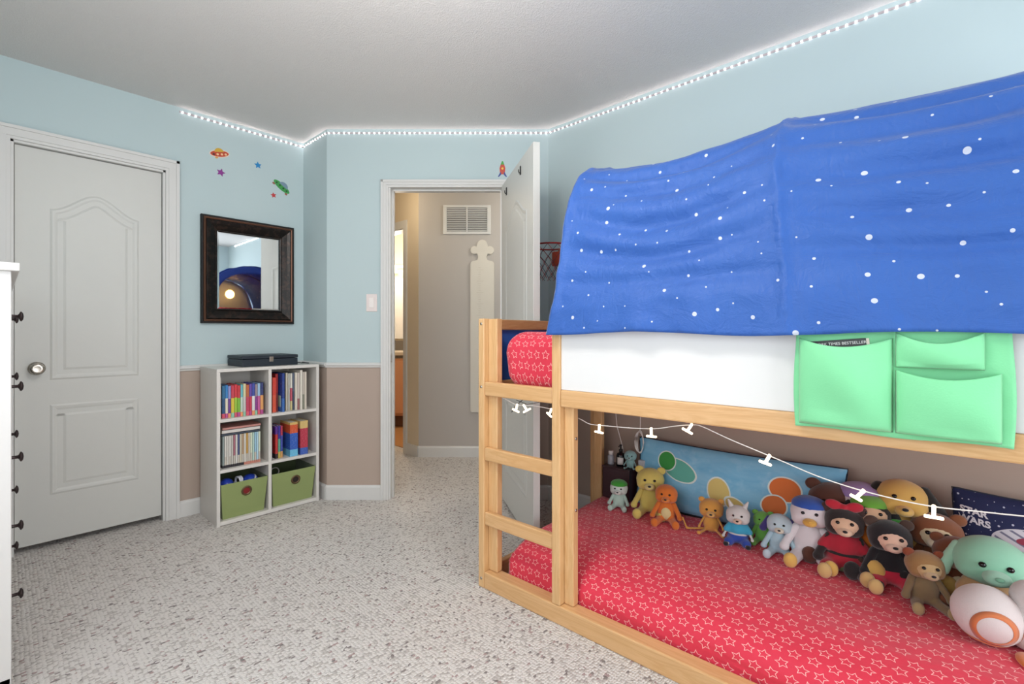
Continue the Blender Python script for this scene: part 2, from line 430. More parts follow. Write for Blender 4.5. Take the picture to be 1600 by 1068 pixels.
# unseen end and rear walls; their window openings are added for brightness
def wall_with_window(name, horiz, c, a0, a1, w0, w1, z0, z1, t):
    w = B()
    def bx(p, q, r, s_):
        if horiz: w.box(p, q, min(c, c+t), max(c, c+t), r, s_)
        else: w.box(min(c, c+t), max(c, c+t), p, q, r, s_)
    bx(a0, w0, 0, H); bx(w1, a1, 0, H); bx(w0, w1, 0, z0); bx(w0, w1, z1, H)
    struct(w.o(name, WALL))
wall_with_window('wall_rear', True, BY, LX-.12, EX+.12, -1.75, .25, .61, 2.11, -.12)
wall_with_window('wall_end', False, EX, BY, RY, .20, 2.20, .45, 1.95, .12)
def window(name, horiz, c, w0, w1, z0, z1):
    r = bpy.data.objects.new(name, None); COL.objects.link(r); r['kind'] = 'structure'
    def bx(nm, p, q, y0, y1, r0, r1):
        (box(nm, WHITE, p, q, y0, y1, r0, r1, parent=r) if horiz else box(nm, WHITE, -y1, -y0, p, q, r0, r1, parent=r))
    cc = c if horiz else -c
    for p, q, r0, r1 in ((w0-.06, w0, z0-.06, z1+.06), (w1, w1+.06, z0-.06, z1+.06), (w0, w1, z1, z1+.06)): bx('casing', p, q, cc, cc+.018, r0, r1)
    bx('sill', w0-.08, w1+.08, cc, cc+.05, z0-.03, z0)
    bx('mullion', (w0+w1)/2-.02, (w0+w1)/2+.02, cc-.02, cc+.005, z0, z1)
window('added_window_1', True, BY, -1.75, .25, .61, 2.11)  # added window behind the camera, lets the rear fill light in
window('added_window_2', False, EX, .20, 2.20, .45, 1.95)  # added out of view, sized to light the bed and under it
# baseboards and chair rails
def skirting(w, p, q, n, z0, z1, t):
    """a board from p to q standing off its wall by t along n"""
    p, q, n = Vector(p), Vector(q), Vector(n).normalized()
    prof = [(0, z0), (t, z0), (t, z1-.014), (t*.75, z1-.006), (t*.4, z1), (0, z1)] if z0 < .01 else [(0, z0), (t*.5, z0+.002), (t*.6, z0+.01), (t, z0+.016), (t, z1-.01), (t*.6, z1-.002), (0, z1)]
    t_ = bmesh.new(); A = [t_.verts.new((p.x+n.x*a, p.y+n.y*a, z)) for a, z in prof]; Bv = [t_.verts.new((q.x+n.x*a, q.y+n.y*a, z)) for a, z in prof]; m = len(prof)
    for i in range(m): t_.faces.new((A[i], A[(i+1) % m], Bv[(i+1) % m], Bv[i]))
    t_.faces.new(A); t_.faces.new(Bv[::-1]); bmesh.ops.recalc_face_normals(t_, faces=t_.faces); w.add(t_)
nd = Vector((math.sin(TH), -math.cos(TH)))          # door wall's normal, into the room
c1 = cw(OX0-.048, DW).to_2d(); c2 = cw(OX1+.048, DW).to_2d()
runs = {'left': [((LX, .728), (LX, AY), (1, 0)), ((LX, BY), (LX, -.02), (1, 0))], 'corner': [((LX, AY), (BX, AY), (0, -1))],
        'door': [((BX, AY), tuple(c1), nd), (tuple(c2), (CX_, RY), nd)], 'right': [((CX_, RY), (EX, RY), (0, -1))],
        'rear': [((LX, BY), (EX, BY), (0, 1))], 'end': [((EX, BY), (EX, RY), (-1, 0))]}
for k, rs in runs.items():
    w = B()
    for p, q, n in rs: skirting(w, p, q, n, 0, .095, .014)
    struct(w.o('baseboard_'+k, WHITE))
w = B()
for k in ('left', 'corner', 'door', 'right'):
    for p, q, n in runs[k]: skirting(w, p, q, n, .868, .902, .018)
struct(w.o('trim_1', WHITE))
def casing(name, a0, a1, h, place, wd=.066):
    """door casing: along-axis a, out-axis n; place(w, a0,a1,n0,n1,z0,z1)"""
    w = B()
    for s0, s1, z0, z1 in ((a0-wd, a0, 0, h+wd), (a1, a1+wd, 0, h+wd), (a0, a1, h, h+wd)): place(w, s0, s1, 0, .012, z0, z1)
    for s0, s1, z0, z1 in ((a0-wd, a0-wd+.016, 0, h+wd), (a1+wd-.016, a1+wd, 0, h+wd), (a0-wd, a1+wd, h+wd-.016, h+wd)): place(w, s0, s1, 0, .022, z0, z1)
    for s0, s1, z0, z1 in ((a0-wd+.016, a0-.014, 0, h+.014), (a1+.014, a1+wd-.016, 0, h+.014), (a0-wd+.016, a1+wd-.016, h+.014, h+wd-.016)): place(w, s0, s1, 0, .017, z0, z1)
    return w
PL = lambda w, a0, a1, n0, n1, z0, z1: w.box(LX+n0, LX+n1, a0, a1, z0, z1, .0006)
w = casing('', DY0, DY1, DH, PL)
w.box(LX-.12, LX+.002, DY0, DY0+.012, 0, DH, .001); w.box(LX-.12, LX+.002, DY1-.012, DY1, 0, DH, .001); w.box(LX-.12, LX+.002, DY0, DY1, DH-.012, DH, .001)
struct(w.o('trim_2', WHITE))
PD = lambda w, a0, a1, n0, n1, z0, z1: w.box(a0, a1, DW-n1, DW-n0, z0, z1, .0006)
w = casing('', OX0, OX1, OH-.012, PD, .048)
PH = lambda w, a0, a1, n0, n1, z0, z1: w.box(a0, a1, DW+.115+n0, DW+.115+n1, z0, z1, .002)
for s0, s1, z0, z1 in ((OX0-.06, OX0, 0, OH+.05), (OX1, OX1+.06, 0, OH+.05), (OX0, OX1, OH, OH+.05)): PH(w, s0, s1, 0, .015, z0, z1)
w.box(OX0-.001, OX0+.012, DW-.002, DW+.117, 0, OH, .001); w.box(OX1-.012, OX1+.001, DW-.002, DW+.117, 0, OH, .001); w.box(OX0, OX1, DW-.002, DW+.117, OH-.012, OH, .001)
w.box(OX0+.012, OX0+.022, DW+.04, DW+.075, 0, OH-.012); w.box(OX1-.022, OX1-.012, DW+.04, DW+.075, 0, OH-.012); w.box(OX0, OX1, DW+.04, DW+.075, OH-.022, OH-.012)
o = struct(w.o('trim_3', WHITE)); o.rotation_euler = (0, 0, TH)

# panelled door leaf: slab from (0..w, 0..t, 0..h) with moulded panels on both faces
def offs(poly, d):
    n = len(poly); out = []
    for i in range(n):
        a, b, c = Vector(poly[i-1]), Vector(poly[i]), Vector(poly[(i+1) % n])
        e1 = (b-a).normalized(); e2 = (c-b).normalized(); n1 = Vector((-e1.y, e1.x)); n2 = Vector((-e2.y, e2.x))
        m = (n1+n2); m = m/max(.3, m.dot(n1)) if m.length > 1e-6 else n1
        out.append(tuple(b + m*d))
    return out
def arch_panel(x0, x1, z0, z1, rise):
    p = [(x0, z0), (x1, z0), (x1, z1-rise)]
    N = 22
    for i in range(1, N):
        f = i/N; x = x1 + (x0-x1)*f; c = math.cos(2*PI*(f-.5))
        p.append((x, z1 - rise + rise*(.5+.5*c)**1.0 if rise else z1))
    p.append((x0, z1-rise)); return p
def leaf(name, mat, w_, h_, t, panels, parent):
    bm = B(); bm.box(0, w_, 0, t, 0, h_, .002)
    for face in (0, 1):
        for poly in panels:
            l = [(0, -.0002), (.010, .0035), (.020, .0025), (.030, -.0002)]
            rings = [[(p[0], p[1], dep) for p in offs(poly, d)] for d, dep in l] + [[(p[0], p[1], -.0002) for p in offs(poly, .05)], [(p[0], p[1], .0025) for p in offs(poly, .062)]]
            for grp in (rings[:4], rings[4:]):
                t_ = bmesh.new(); vs = [[t_.verts.new((x, (-d if face == 0 else t+d), z)) for x, z, d in r] for r in grp]; n = len(poly)
                for a, b in zip(vs, vs[1:]):
                    for i in range(n): t_.faces.new((a[i], a[(i+1) % n], b[(i+1) % n], b[i]))
                if grp is not rings[:4] and len(grp) == 2: t_.faces.new(vs[-1])
                bmesh.ops.recalc_face_normals(t_, faces=t_.faces); bm.add(t_)
    return bm.o(name, mat, parent)
# closet door (in the left wall; its leaf lies a little back in the casing)
d1 = bpy.data.objects.new('door_1', None); COL.objects.link(d1); d1['kind'] = 'structure'
d1.location = (LX-.022, DY0+.014, .03); d1.rotation_euler = (0, 0, PI/2)
LW = DY1-DY0-.028
leaf('door_leaf', DOORW, LW, DH-.03-.015, .035, [arch_panel(.125, LW-.105, .825, 1.805, .10), arch_panel(.125, LW-.105, .235, .70, 0)], d1)
kb = B(); kb.lathe([(0, 0), (.031, 0), (.033, .004), (.028, .009), (.012, .012), (.011, .03), (.022, .038), (.028, .048), (.027, .058), (.019, .064), (.013, .062), (0, .064)], 28, Matrix.Translation((.078, 0, .888)) @ Matrix.Rotation(PI/2, 4, 'X'))
kb.o('door_knob', CHROME, d1, smooth=True)
# bedroom door, standing open
d2 = bpy.data.objects.new('door_2', None); COL.objects.link(d2); d2['kind'] = 'structure'
hp = cw(OX1-.012, DW-.004, .018); dv = Vector((.107+.068, 2.39-3.12)); ang = TH + math.atan2(dv.y, dv.x)
d2.location = hp; d2.rotation_euler = (0, 0, ang)
LW2 = .752
leaf('door_leaf', DOORW, LW2, 2.045, .036, [arch_panel(.12, LW2-.12, .84, 1.85, .11), arch_panel(.12, LW2-.12, .20, .70, 0)], d2)
for sgn in (0, 1):
    kb = B(); kb.lathe([(0, 0), (.031, 0), (.033, .004), (.028, .009), (.012, .012), (.011, .03), (.022, .038), (.028, .048), (.024, .06), (0, .064)], 24, Matrix.Translation((LW2-.07, .036*sgn, .90)) @ Matrix.Rotation(PI/2 if sgn == 0 else -PI/2, 4, 'X'))
    kb.o('door_knob', CHROME, d2, smooth=True)
for z in (.25, 1.05, 1.85): B().box(-.006, .012, .030, .040, z-.045, z+.045, .001).o('hinge', CHROME, d2)
for i, (u, z, lb) in enumerate(((.15, 1.985, 'small black hook high on the open door nearest its hinges'), (.50, 2.0, 'small black hook high on the open door nearest its free edge'))):
    h = B(); h.box(-.009, .009, -.004, 0, -.024, .024, .0015); h.tube([(0, -.003, -.01), (0, -.009, -.016), (0, -.012, -.006), (0, -.012, .004)], .003, 8)
    # local frame of the leaf's visible face
    R_ = Matrix.Rotation(ang, 4, 'Z'); p = hp + (R_ @ Vector((u, -.0003, 0))).to_3d(); p.z = z
    tag(h.o('door_hook', BLACK, loc=p, rot=(0, 0, ang)), lb, 'hook', 'black hooks on the open door')

# ------------------------------------------------------------ hallway and bathroom beyond the door
hd = []
HD = 4.19
w = B(); w.box(-.8265, 1.6, HD, HD+.1, 0, H)
o = struct(w.o('wall_hall', HALL)); o.rotation_euler = (0, 0, TH)
E0 = Vector((-.8265, HD)); ed = Vector((-.7362, .6768))
def ewall(t0, t1, z0, z1, w, n0=0, n1=-.1):
    a = E0 + ed*t0; b = E0 + ed*t1; nn = Vector((-ed.y, ed.x))      # points to the camera side
    if nn.y > 0: nn = -nn
    P = [a + nn*n0, b + nn*n0, b + nn*n1, a + nn*n1]; w.prism([tuple(p) for p in P], z0, z1)
w = B(); ewall(0, .212, 0, H, w); ewall(.212, .95, 2.06, H, w); ewall(.95, 2.6, 0, H, w)
o = struct(w.o('wall_hall_side', CREAM)); o.rotation_euler = (0, 0, TH)
w = B(); ewall(.168, .214, 0, 2.12, w, .016, 0); ewall(.89, .955, 0, 2.12, w, .016, 0); ewall(.214, .89, 2.05, 2.12, w, .016, 0); ewall(.212, .218, 0, 2.05, w, .002, -.102); ewall(.88, .892, 0, 2.05, w, .002, -.102); ewall(.215, .89, 2.045, 2.057, w, .002, -.102)
o = struct(w.o('trim_4', WHITE)); o.rotation_euler = (0, 0, TH)
w = B(); skirting(w, (-.8265, HD), (1.6, HD), (0, -1), 0, .095, .014); ewall(0, .19, 0, .095, w, .014, 0)
o = struct(w.o('baseboard_hall', WHITE)); o.rotation_euler = (0, 0, TH)
w = B(); w.box(1.6, 1.7, DW+.115, HD+.1, 0, H); w.box(-3.0, -2.9, DW, 7.0, 0, H); w.box(-3.0, .2, 6.6, 6.7, 0, H); w.box(.1, .2, HD+.1, 6.7, 0, H); w.box(-2.9, -1.02, 3.56, 3.60, 0, H)
o = struct(w.o('wall_bathroom', CREAM)); o.rotation_euler = (0, 0, TH)
w = B(); w.box(-3, 1.7, DW+.115, 6.7, H+.004, H+.06); o = struct(w.o('ceiling_hall', CREAM)); o.rotation_euler = (0, 0, TH)
tile = M('bathroom_tile', 'B98A5A', .3)
w = B(); w.prism([tuple(E0+ed*.19+Vector((.06, .07))), (-.2, HD+.12), (-.2, 6.6), (-2.9, 6.6), tuple(E0+ed*2.5+Vector((.06, .07)))], .001, .006); o = struct(w.o('floor_bathroom', tile)); o.rotation_euler = (0, 0, TH)
# vanity
van = thing('bathroom_vanity', 'peach wood bathroom vanity with pale counter beyond the hallway', 'vanity', (0, 0, 0), TH)
pe = M('peach_cabinet', 'D9A27C', .5); B().box(-2.3, -.95, 5.45, 5.95, .14, .80, .003).o('cabinet', pe, van); B().box(-2.3, -.95, 5.52, 5.95, .006, .14).o('plinth', M('brown_plinth', '6E4A34', .6), van)
B().box(-2.32, -.93, 5.42, 5.97, .835, .875, .004).o('counter', M('counter_top', 'C9BFB0', .3), van); B().box(-2.3, -.95, 5.47, 5.95, .80, .835).o('apron', M('apron_grey', '8B8478', .5), van)
for i in range(3):
    d = B().box(-2.28+i*.44, -1.86+i*.44, 5.432, 5.45, .17, .77, .004).o('cabinet_door', pe, van); B().ell((-1.90+i*.44, 5.425, .70), .012).o('knob', DARKM, d, smooth=True)
B().box(-2.3, -.95, 5.95, 5.97, .876, 1.0).o('backsplash', M('dark_backsplash', '5E5A55', .4), van)
w = B(); w.box(-2.3, -.3, 5.98, 6.05, 0, H); o = struct(w.o('wall_bath_back', CREAM)); o.rotation_euler = (0, 0, TH)
tag(B().box(-2.2, -1.0, 5.965, 5.978, 1.02, 1.78, .002).o('bathroom_mirror', M('pale_mirror', 'D6DCE4', .1, .3, kind='plain'), rot=(0, 0, TH)), 'pale frameless bathroom mirror above the vanity', 'mirror')
vl = thing('vanity_light', 'glowing glass vanity light above the bathroom mirror', 'lamp', (0, 0, 0), TH)
B().box(-1.75, -1.0, 5.95, 5.978, 1.90, 1.95, .004).o('backplate', CHROME, vl)
for x in (-1.65, -1.47, -1.29, -1.11):
    g = B(); g.lathe([(.02, .0), (.035, -.02), (.05, -.10), (.045, -.10), (.02, -.01)], 18); g.o('glass_shade', M('lamp_glass', 'FFE9C8', .4, kind='emit', power=7), vl, loc=(x, 5.88, 1.94), smooth=True)
def point(name, loc, p, col, r=.08):
    l = bpy.data.lights.new(name, 'POINT'); l.energy = p; l.color = col; l.shadow_soft_size = r
    o = bpy.data.objects.new(name, l); COL.objects.link(o); o.location = loc; return o
point('vanity_lamp', cw(-1.35, 5.3, 1.95), 40, (1, .86, .68))
point('unseen_hall_light', cw(.55, 3.72, 2.25), 24, (1, .97, .93), .12)  # unseen point light high in the hall, no fixture built
point('added_hall_side_fill', cw(-1.02, 3.86, 2.2), 5, (1, .86, .66), .06)  # hidden point light added to warm the hall side wall
# return-air grille
vg = thing('wall_vent', 'white louvred return air grille high on the hallway wall', 'vent', tuple(cw(-.398, HD, 2.095)), TH)
w = B()
for a, b, c, d in ((-.21, .21, .105, .128), (-.21, .21, -.128, -.105), (-.21, -.178, -.105, .105), (.178, .21, -.105, .105)): w.box(a, b, -.012, 0, c, d, .002)
w.o('frame', WHITE, vg); B().box(-.006, .006, -.011, 0, -.105, .105, .001).o('divider', WHITE, vg); B().box(-.178, .178, -.0015, -.0005, -.105, .105).o('duct_opening', M('vent_shadow', '57504A', .9), vg)
for sx in (-.092, .092):
    w = B()
    for i in range(13):
        t_ = bmesh.new(); bmesh.ops.create_cube(t_, size=1); w.add(t_, Matrix.Translation((sx, -.006, -.096+i*.016)) @ Matrix.Rotation(.6, 4, 'X') @ Matrix.Diagonal((.17, .0016, .011, 1)))
    w.o('louvres', WHITE, vg)
# growth chart board
gc = thing('growth_chart', 'tall cream wooden growth chart board hanging on the hallway wall', 'growth chart', tuple(cw(-.262, HD, 0)), TH)
def arc(cx, cy, r, a0, a1, n=10): return [(cx+r*math.cos(a0+(a1-a0)*i/n), cy+r*math.sin(a0+(a1-a0)*i/n)) for i in range(n+1)]
rt = [(.0, .395), (.085, .395)] + arc(.085, .415, .02, -PI/2, 0, 4) + [(.105, 1.69)] + arc(.075, 1.70, .03, 0, PI/2, 5) + [(.045, 1.738), (.036, 1.765), (.045, 1.79)] + arc(.068, 1.825, .036, -PI/2-.4, PI/2+.5, 9) + arc(0, 1.872, .045, .25, PI/2, 6)
pts = rt + [(-x, y) for x, y in rt[::-1] if x > .001]
t_ = B(); t_.prism(pts, 0, .016, .003); me = t_.o('board', M('cream_board', 'DAD4C8', .55), gc); me.rotation_euler = (PI/2, 0, 0)
tk = B()
for i in range(62):
    z = .45 + i*.02; L_ = .05 if i % 5 == 0 else .025
    tk.box(-.035 if i % 5 else -.05, -.035 + L_*.9, -.0172, -.0158, z, z+.0018)
tk.o('tick_marks', M('faint_mark', 'C4BBAA', .7), gc)
# light switch, strike plate
sp = cw((581-800)/740*DW, DW, 1.295)
sw = thing('light_switch', 'white rocker light switch on the blue wall left of the doorway', 'light switch', tuple(sp), TH)
B().box(-.036, .036, -.006, 0, -.058, .058, .003).o('cover_plate', M('switch_white', 'E6DAD6', .35, kind='plain'), sw); B().box(-.016, .016, -.011, -.005, -.033, .033, .002).o('rocker', M('switch_rocker', 'EFE7E2', .3, kind='plain'), sw)
tag(B().box(OX0+.0122, OX0+.0142, DW+.008, DW+.034, .90, .96, .0005).o('strike_plate', CHROME, rot=(0, 0, TH)), 'small nickel strike plate on the left jamb of the doorway', 'strike plate')
# ------------------------------------------------------------ light strip along the ceiling line
led = thing('led_light_strip', 'strip of tiny glowing white lights running along the top of the walls', 'light strip', (0, 0, 0))
zl = 2.413; e = .0035
P = [Vector((LX+e, .735, zl)), Vector((LX+e, AY-e, zl)), Vector((BX+e*.4, AY-e, zl)), Vector((CX_+e, RY-e, zl)), Vector((1.3, RY-e, zl))]
tp = B()
for a, b in zip(P, P[1:]):
    d = (b-a); L_ = d.length; t_ = bmesh.new(); bmesh.ops.create_cube(t_, size=1)
    tp.add(t_, Matrix.Translation((a+b)/2) @ Matrix.Rotation(math.atan2(d.y, d.x), 4, 'Z') @ Matrix.Diagonal((L_, .002, .010, 1)))
tp.o('tape', M('led_tape', 'B9AFB2', .5), led)
beads = []
for a, b in zip(P, P[1:]):
    n = int((b-a).length/.033); beads += [a.lerp(b, (i+.5)/n) for i in range(n)]
LEDM = M('led_bead', 'FFF4F4', .5, kind='emit', power=28)
bm_ = B(); bm_.box(-.0033, .0033, -.0033, .0033, -.0033, .0033, .001, 1); bead = bm_.o('bead', LEDM, led); beads.sort(key=lambda p: (p - Vector((0, 0, 1.1))).length if p.x < .05 else 99)
bead.location = beads[0]
for p in beads[1:99]:
    c = bead.copy(); COL.objects.link(c); c.location = p
rest = B()
for p in beads[99:]: rest.box(p.x-.0032, p.x+.0032, p.y-.0032, p.y+.0032, p.z-.003, p.z+.003)
rest.o('bead', LEDM, led, kind='stuff')

# ------------------------------------------------------------ left wall: mirror and stickers
def onleft(name, label, cat, y, z, group=None, x=LX):
    o = thing(name, label, cat, (x, y, z), 0, group); o.rotation_euler = (PI/2, 0, PI/2); return o
def ringframe(prof, hw, hh):
    """prof: (inset, depth) list swept around a rectangle, mitred"""
    w = B(); t_ = bmesh.new(); R_ = []
    for i, d in prof: R_.append([t_.verts.new((sx*(hw-i), sy*(hh-i), d)) for sx, sy in ((-1, -1), (1, -1), (1, 1), (-1, 1))])
    for a, b in zip(R_, R_[1:]):
        for k in range(4): t_.faces.new((a[k], a[(k+1) % 4], b[(k+1) % 4], b[k]))
    bmesh.ops.recalc_face_normals(t_, faces=t_.faces); return w.add(t_)
mr = onleft('wall_mirror', 'framed mirror with wide dark bronze moulding on the blue wall', 'mirror', 1.120, 1.4905)
ringframe([(0, 0), (0, .026), (.004, .030), (.009, .030), (.012, .025)], .278, .3335).o('outer_edge', BLACK, mr)
ringframe([(.011, .02), (.012, .032), (.018, .037), (.024, .034), (.026, .03)], .278, .3335).o('copper_bead', M('copper_bead', '6B4A3A', .35, .6, kind='plain'), mr, smooth=False)
ringframe([(.025, .02), (.026, .036), (.032, .040), (.05, .034), (.066, .024), (.078, .018), (.084, .022), (.088, .020), (.088, .002)], .278, .3335).o('frame', FRAME, mr)
B().box(-.276, .276, -.331, .331, .001, .006).o('backing', BLACK, mr)
w = ringframe([(.0875, .009), (.100, .0125)], .278, .3335); w.box(-.178, .178, -.2335, .2335, .0115, .0125); w.o('glass', MIRROR, mr)
def starpts(R, r=.45, n=5, rot=0): return [((R if k % 2 == 0 else R*r)*math.sin(PI*k/n+rot), (R if k % 2 == 0 else R*r)*math.cos(PI*k/n+rot)) for k in range(2*n)]
for (y, z, R, c, rot, lb) in ((.955, 2.106, .026, '8A2F8C', .25, 'purple star sticker below the orange flying saucer'), (1.173, 2.208, .024, '1F86C4', -.1, 'blue star sticker between the two flying saucers'), (1.272, 2.030, .020, 'C23A3C', -.2, 'small red star sticker below the green flying saucer')):
    o = B().prism(starpts(R, .48, 5, rot), 0, .0012).o('star_sticker', M('sticker_'+c, c, .4, kind='plain'), loc=(LX, y, z), rot=(PI/2, 0, PI/2)); tag(o, lb, 'sticker', 'star stickers on the blue wall')
def ellpts(rx, ry, n=28, cx=0, cy=0, a0=0, a1=2*PI): return [(cx+rx*math.cos(a0+(a1-a0)*i/n), cy+ry*math.sin(a0+(a1-a0)*i/n)) for i in range(n + (0 if a1-a0 > 6.28 else 1))]
u1 = onleft('saucer_sticker', 'orange and yellow flying saucer sticker on the blue wall', 'sticker', .948, 2.222, 'flying saucer stickers'); u1.rotation_euler = (PI/2, 0, PI/2)
def st(par, pts, mc, nm, z=0, rot=.22):
    R2 = Matrix.Rotation(rot, 2); return B().prism([tuple(R2 @ Vector(p)) for p in pts], z, z+.0008).o(nm, M('sticker_'+mc, mc, .4, kind='plain'), par)
st(u1, ellpts(.057, .024), 'F0D9C4', 'sticker_border'); st(u1, ellpts(.052, .019), 'C4462C', 'saucer_rim', .0008); st(u1, ellpts(.026, .024, 16, 0, .010, 0, PI), 'D3A93C', 'dome', .0012)
for x in (-.034, -.012, .012, .034): st(u1, ellpts(.007, .007, 12, x, -.004), 'F2C79A' if x != -.034 else '5A2A2A', 'porthole', .0017)
st(u1, ellpts(.009, .006, 10, -.022, -.024), 'E0A45C', 'landing_light', .0004)
u2 = onleft('saucer_sticker', 'green flying saucer sticker tilted down beside the ceiling corner', 'sticker', 1.325, 2.100, 'flying saucer stickers')
st(u2, ellpts(.062, .022), '3F9A4C', 'saucer_rim', .0, -.62); st(u2, ellpts(.032, .028, 16, .006, .010, 0, PI), '7C93A6', 'dome', .0006, -.62)
for x in (-.04, -.014, .014, .04): st(u2, ellpts(.006, .006, 12, x, -.001), '1E4A2A', 'porthole', .0012, -.62)
for x in (-.05, .05): st(u2, ellpts(.010, .007, 10, x, -.020), '9A5A48', 'foot', .0004, -.62)
rk = thing('rocket_sticker', 'red and green rocket sticker above the bedroom doorway', 'sticker', tuple(cw(-.063, DW, 2.172))); rk.rotation_euler = (PI/2, 0, TH)
st(rk, [(-.016, -.03), (.016, -.03), (.019, .01), (.012, .034), (-.012, .034), (-.019, .01)], 'C8503C', 'hull', 0, 0); st(rk, [(-.012, .034), (.012, .034), (.004, .056), (-.004, .056)], '4FA24A', 'nose_cone', .0002, 0)
for s_ in (-1, 1): st(rk, [(s_*.012, -.012), (s_*.030, -.046), (s_*.024, -.048), (s_*.008, -.032)], '3B4C92', 'fin', .0008, 0)
st(rk, ellpts(.007, .007, 12, 0, .008), 'E9C54C', 'window', .001, 0)

# ------------------------------------------------------------ white cube shelf with books and bins
SX0, SX1, SY0, SY1, SZ = -3.345, -3.027, .838, 1.428, .892
sh = thing('cube_bookshelf', 'white six-cube bookshelf under the mirror', 'bookshelf', (SX0, SY0, 0))
def sb(nm, x0, x1, y0, y1, z0, z1): B().box(x0-SX0, x1-SX0, y0-SY0, y1-SY0, z0, z1, .0012).o(nm, LAM, sh)
ym = 1.124
sb('side_panel', SX0, SX1, SY0, SY0+.018, 0, SZ-.018); sb('side_panel', SX0, SX1, SY1-.018, SY1, 0, SZ-.018); sb('top_panel', SX0, SX1, SY0, SY1, SZ-.018, SZ)
sb('bottom_panel', SX0, SX1, SY0+.018, SY1-.018, .004, .026); sb('divider', SX0, SX1-.001, ym-.009, ym+.009, .026, SZ-.018)
for z in (.597, .309):
    for a, b in ((SY0+.018, ym-.009), (ym+.009, SY1-.018)): sb('shelf', SX0, SX1-.001, a, b, z-.009, z+.009)
sb('back_panel', SX0, SX0+.006, SY0+.018, SY1-.018, .026, SZ-.018)
bx_ = thing('storage_box', 'dark navy storage box with silver clasp on top of the bookshelf', 'box', (-3.225, 1.155, SZ), .02)
B().box(-.125, .125, -.165, .165, 0, .044, .003).o('base', M('navy_leatherette', '182430', .5), bx_); B().box(-.127, .127, -.167, .167, .046, .066, .004).o('lid', MATS['navy_leatherette'], bx_)
B().box(.126, .131, -.012, .012, .026, .058, .002).o('clasp', CHROME, bx_)
tag(B().tube([(-3.30, 1.36, SZ+.003), (-3.25, 1.40, SZ+.004), (-3.20, 1.385, SZ+.004), (-3.14, 1.41, SZ+.004), (-3.24, 1.412, SZ+.004)], .003, 8).o('black_wire', BLACK), 'short black cord lying on the bookshelf beside the navy box', 'cord')

def book(y, w_, h, d, xf, z, cols, cuts, label, group, lean=0, seq=[0]):
    """upright book, spine facing the room (+x); y = left side of the book"""
    nm = 'cover_' + '_'.join(cols) + ''.join('_%d' % (c*100) for c in cuts)
    cm = spine_mat(nm, cols, cuts)
    c = .0015; w = B(); w.box(-c*1.6, 0, 0, w_, 0, h, .0006, 1); w.box(-d, 0, 0, c, 0, h); w.box(-d, 0, w_-c, w_, 0, h)
    o = w.o('book', cm, loc=(xf, y, z), rot=(lean, 0, 0)); tag(o, label, 'book', group)
    B().box(-d+.003, -c*1.6, c, w_-c, .003, h-.003).o('pages', PAPER, o); return o
ordn = ['leftmost', 'second', 'third', 'fourth', 'fifth', 'sixth', 'seventh', 'eighth', 'ninth', 'tenth', 'eleventh', 'twelfth', 'thirteenth', 'fourteenth', 'fifteenth', 'sixteenth', 'seventeenth']
def where(i, n, shelf):
    if i == 0: return 'leftmost in the %s cube' % shelf
    if i == n-1: return 'rightmost in the %s cube' % shelf
    return '%s from the left in the %s cube' % (ordn[i], shelf)
z1 = .606
TL = [('2B6D96', '274F7A', 'teal and navy'), ('2E7FC0', 'E2D9C4', 'blue and cream'), ('8D8FC8', '6A3A8C', 'lilac and purple'), ('C4364A', 'D9C23C', 'red and yellow'), ('D23440', '9CC33C', 'red and lime'), ('C8323A', '7DB83A', 'crimson and green'), ('67B7C0', 'C9D8CC', 'turquoise and grey'), ('D9CFA4', 'C9C7C2', 'cream and white'), ('B8643A', 'C23A5A', 'rust and raspberry'), ('6A4AA8', 'C9364E', 'violet and red'), ('3A4AA0', 'E4E0E0', 'blue and white'), ('9A8A94', '8C3A8A', 'mauve and plum'), ('9CC0E0', 'C45A9A', 'pale blue and pink'), ('2F3A70', 'E0A060', 'navy and orange')]
tag(B().box(-.29, 0, 0, .004, 0, .235, .001).o('white_folder', LAM, loc=(-3.05, .862, z1)), 'thin white folder standing against the left side of the upper left cube', 'folder')
y = .8745
for i, (a, b, c) in enumerate(TL):
    wd = (.0165, .014, .015, .0175, .0145)[i % 5]; low = ('D9566A', 'B84A8C', 'F09A6A', '8FC4A8')[i % 4]
    book(y, wd, .186 + .004*math.sin(i*2.1), .14, -3.062, z1, (a, b, low), (.60, .14), '%s paperback, %s' % (c, where(i, len(TL), 'upper left')), 'paperbacks in the upper left cube'); y += wd + .0004
TR = [(.012, .205, -3.085, ('B02A30', 'D8D0C8', '2A2A2A'), (.75, .6), 'dark red and white'), (.022, .215, -3.06, ('D8402E', 'E0583A'), (.5,), 'orange-red'), (.016, .235, -3.075, ('A81E22', '7E1A1E'), (.5,), 'deep red'), (.008, .235, -3.10, ('9A9AA2',), (), 'grey'),
      (.016, .240, -3.036, ('1C3C8A', '3A6CB4'), (.35,), 'large blue'), (.010, .232, -3.07, ('D8D4CC',), (), 'off-white'), (.012, .236, -3.085, ('1E2430',), (), 'black'), (.013, .238, -3.08, ('DCD4C2',), (), 'cream'), (.010, .234, -3.075, ('D6D6CE',), (), 'pale grey'), (.013, .234, -3.07, ('E4E0D4', 'C8586A', 'D8C890'), (.6, .25), 'white and pink'), (.012, .236, -3.07, ('5A6478', '3E4A60'), (.5,), 'slate'),
      (.014, .238, -3.06, ('E2D9CA',), (), 'ivory'), (.013, .236, -3.06, ('D2C6BE', 'A06A6A'), (.3,), 'pale pink'), (.014, .252, -3.05, ('E6E0D2',), (), 'tall white'), (.012, .240, -3.05, ('C6BCB0', '8A8A7A'), (.4,), 'grey-beige'), (.014, .240, -3.05, ('DAD0C0',), (), 'light beige')]
y = 1.1365
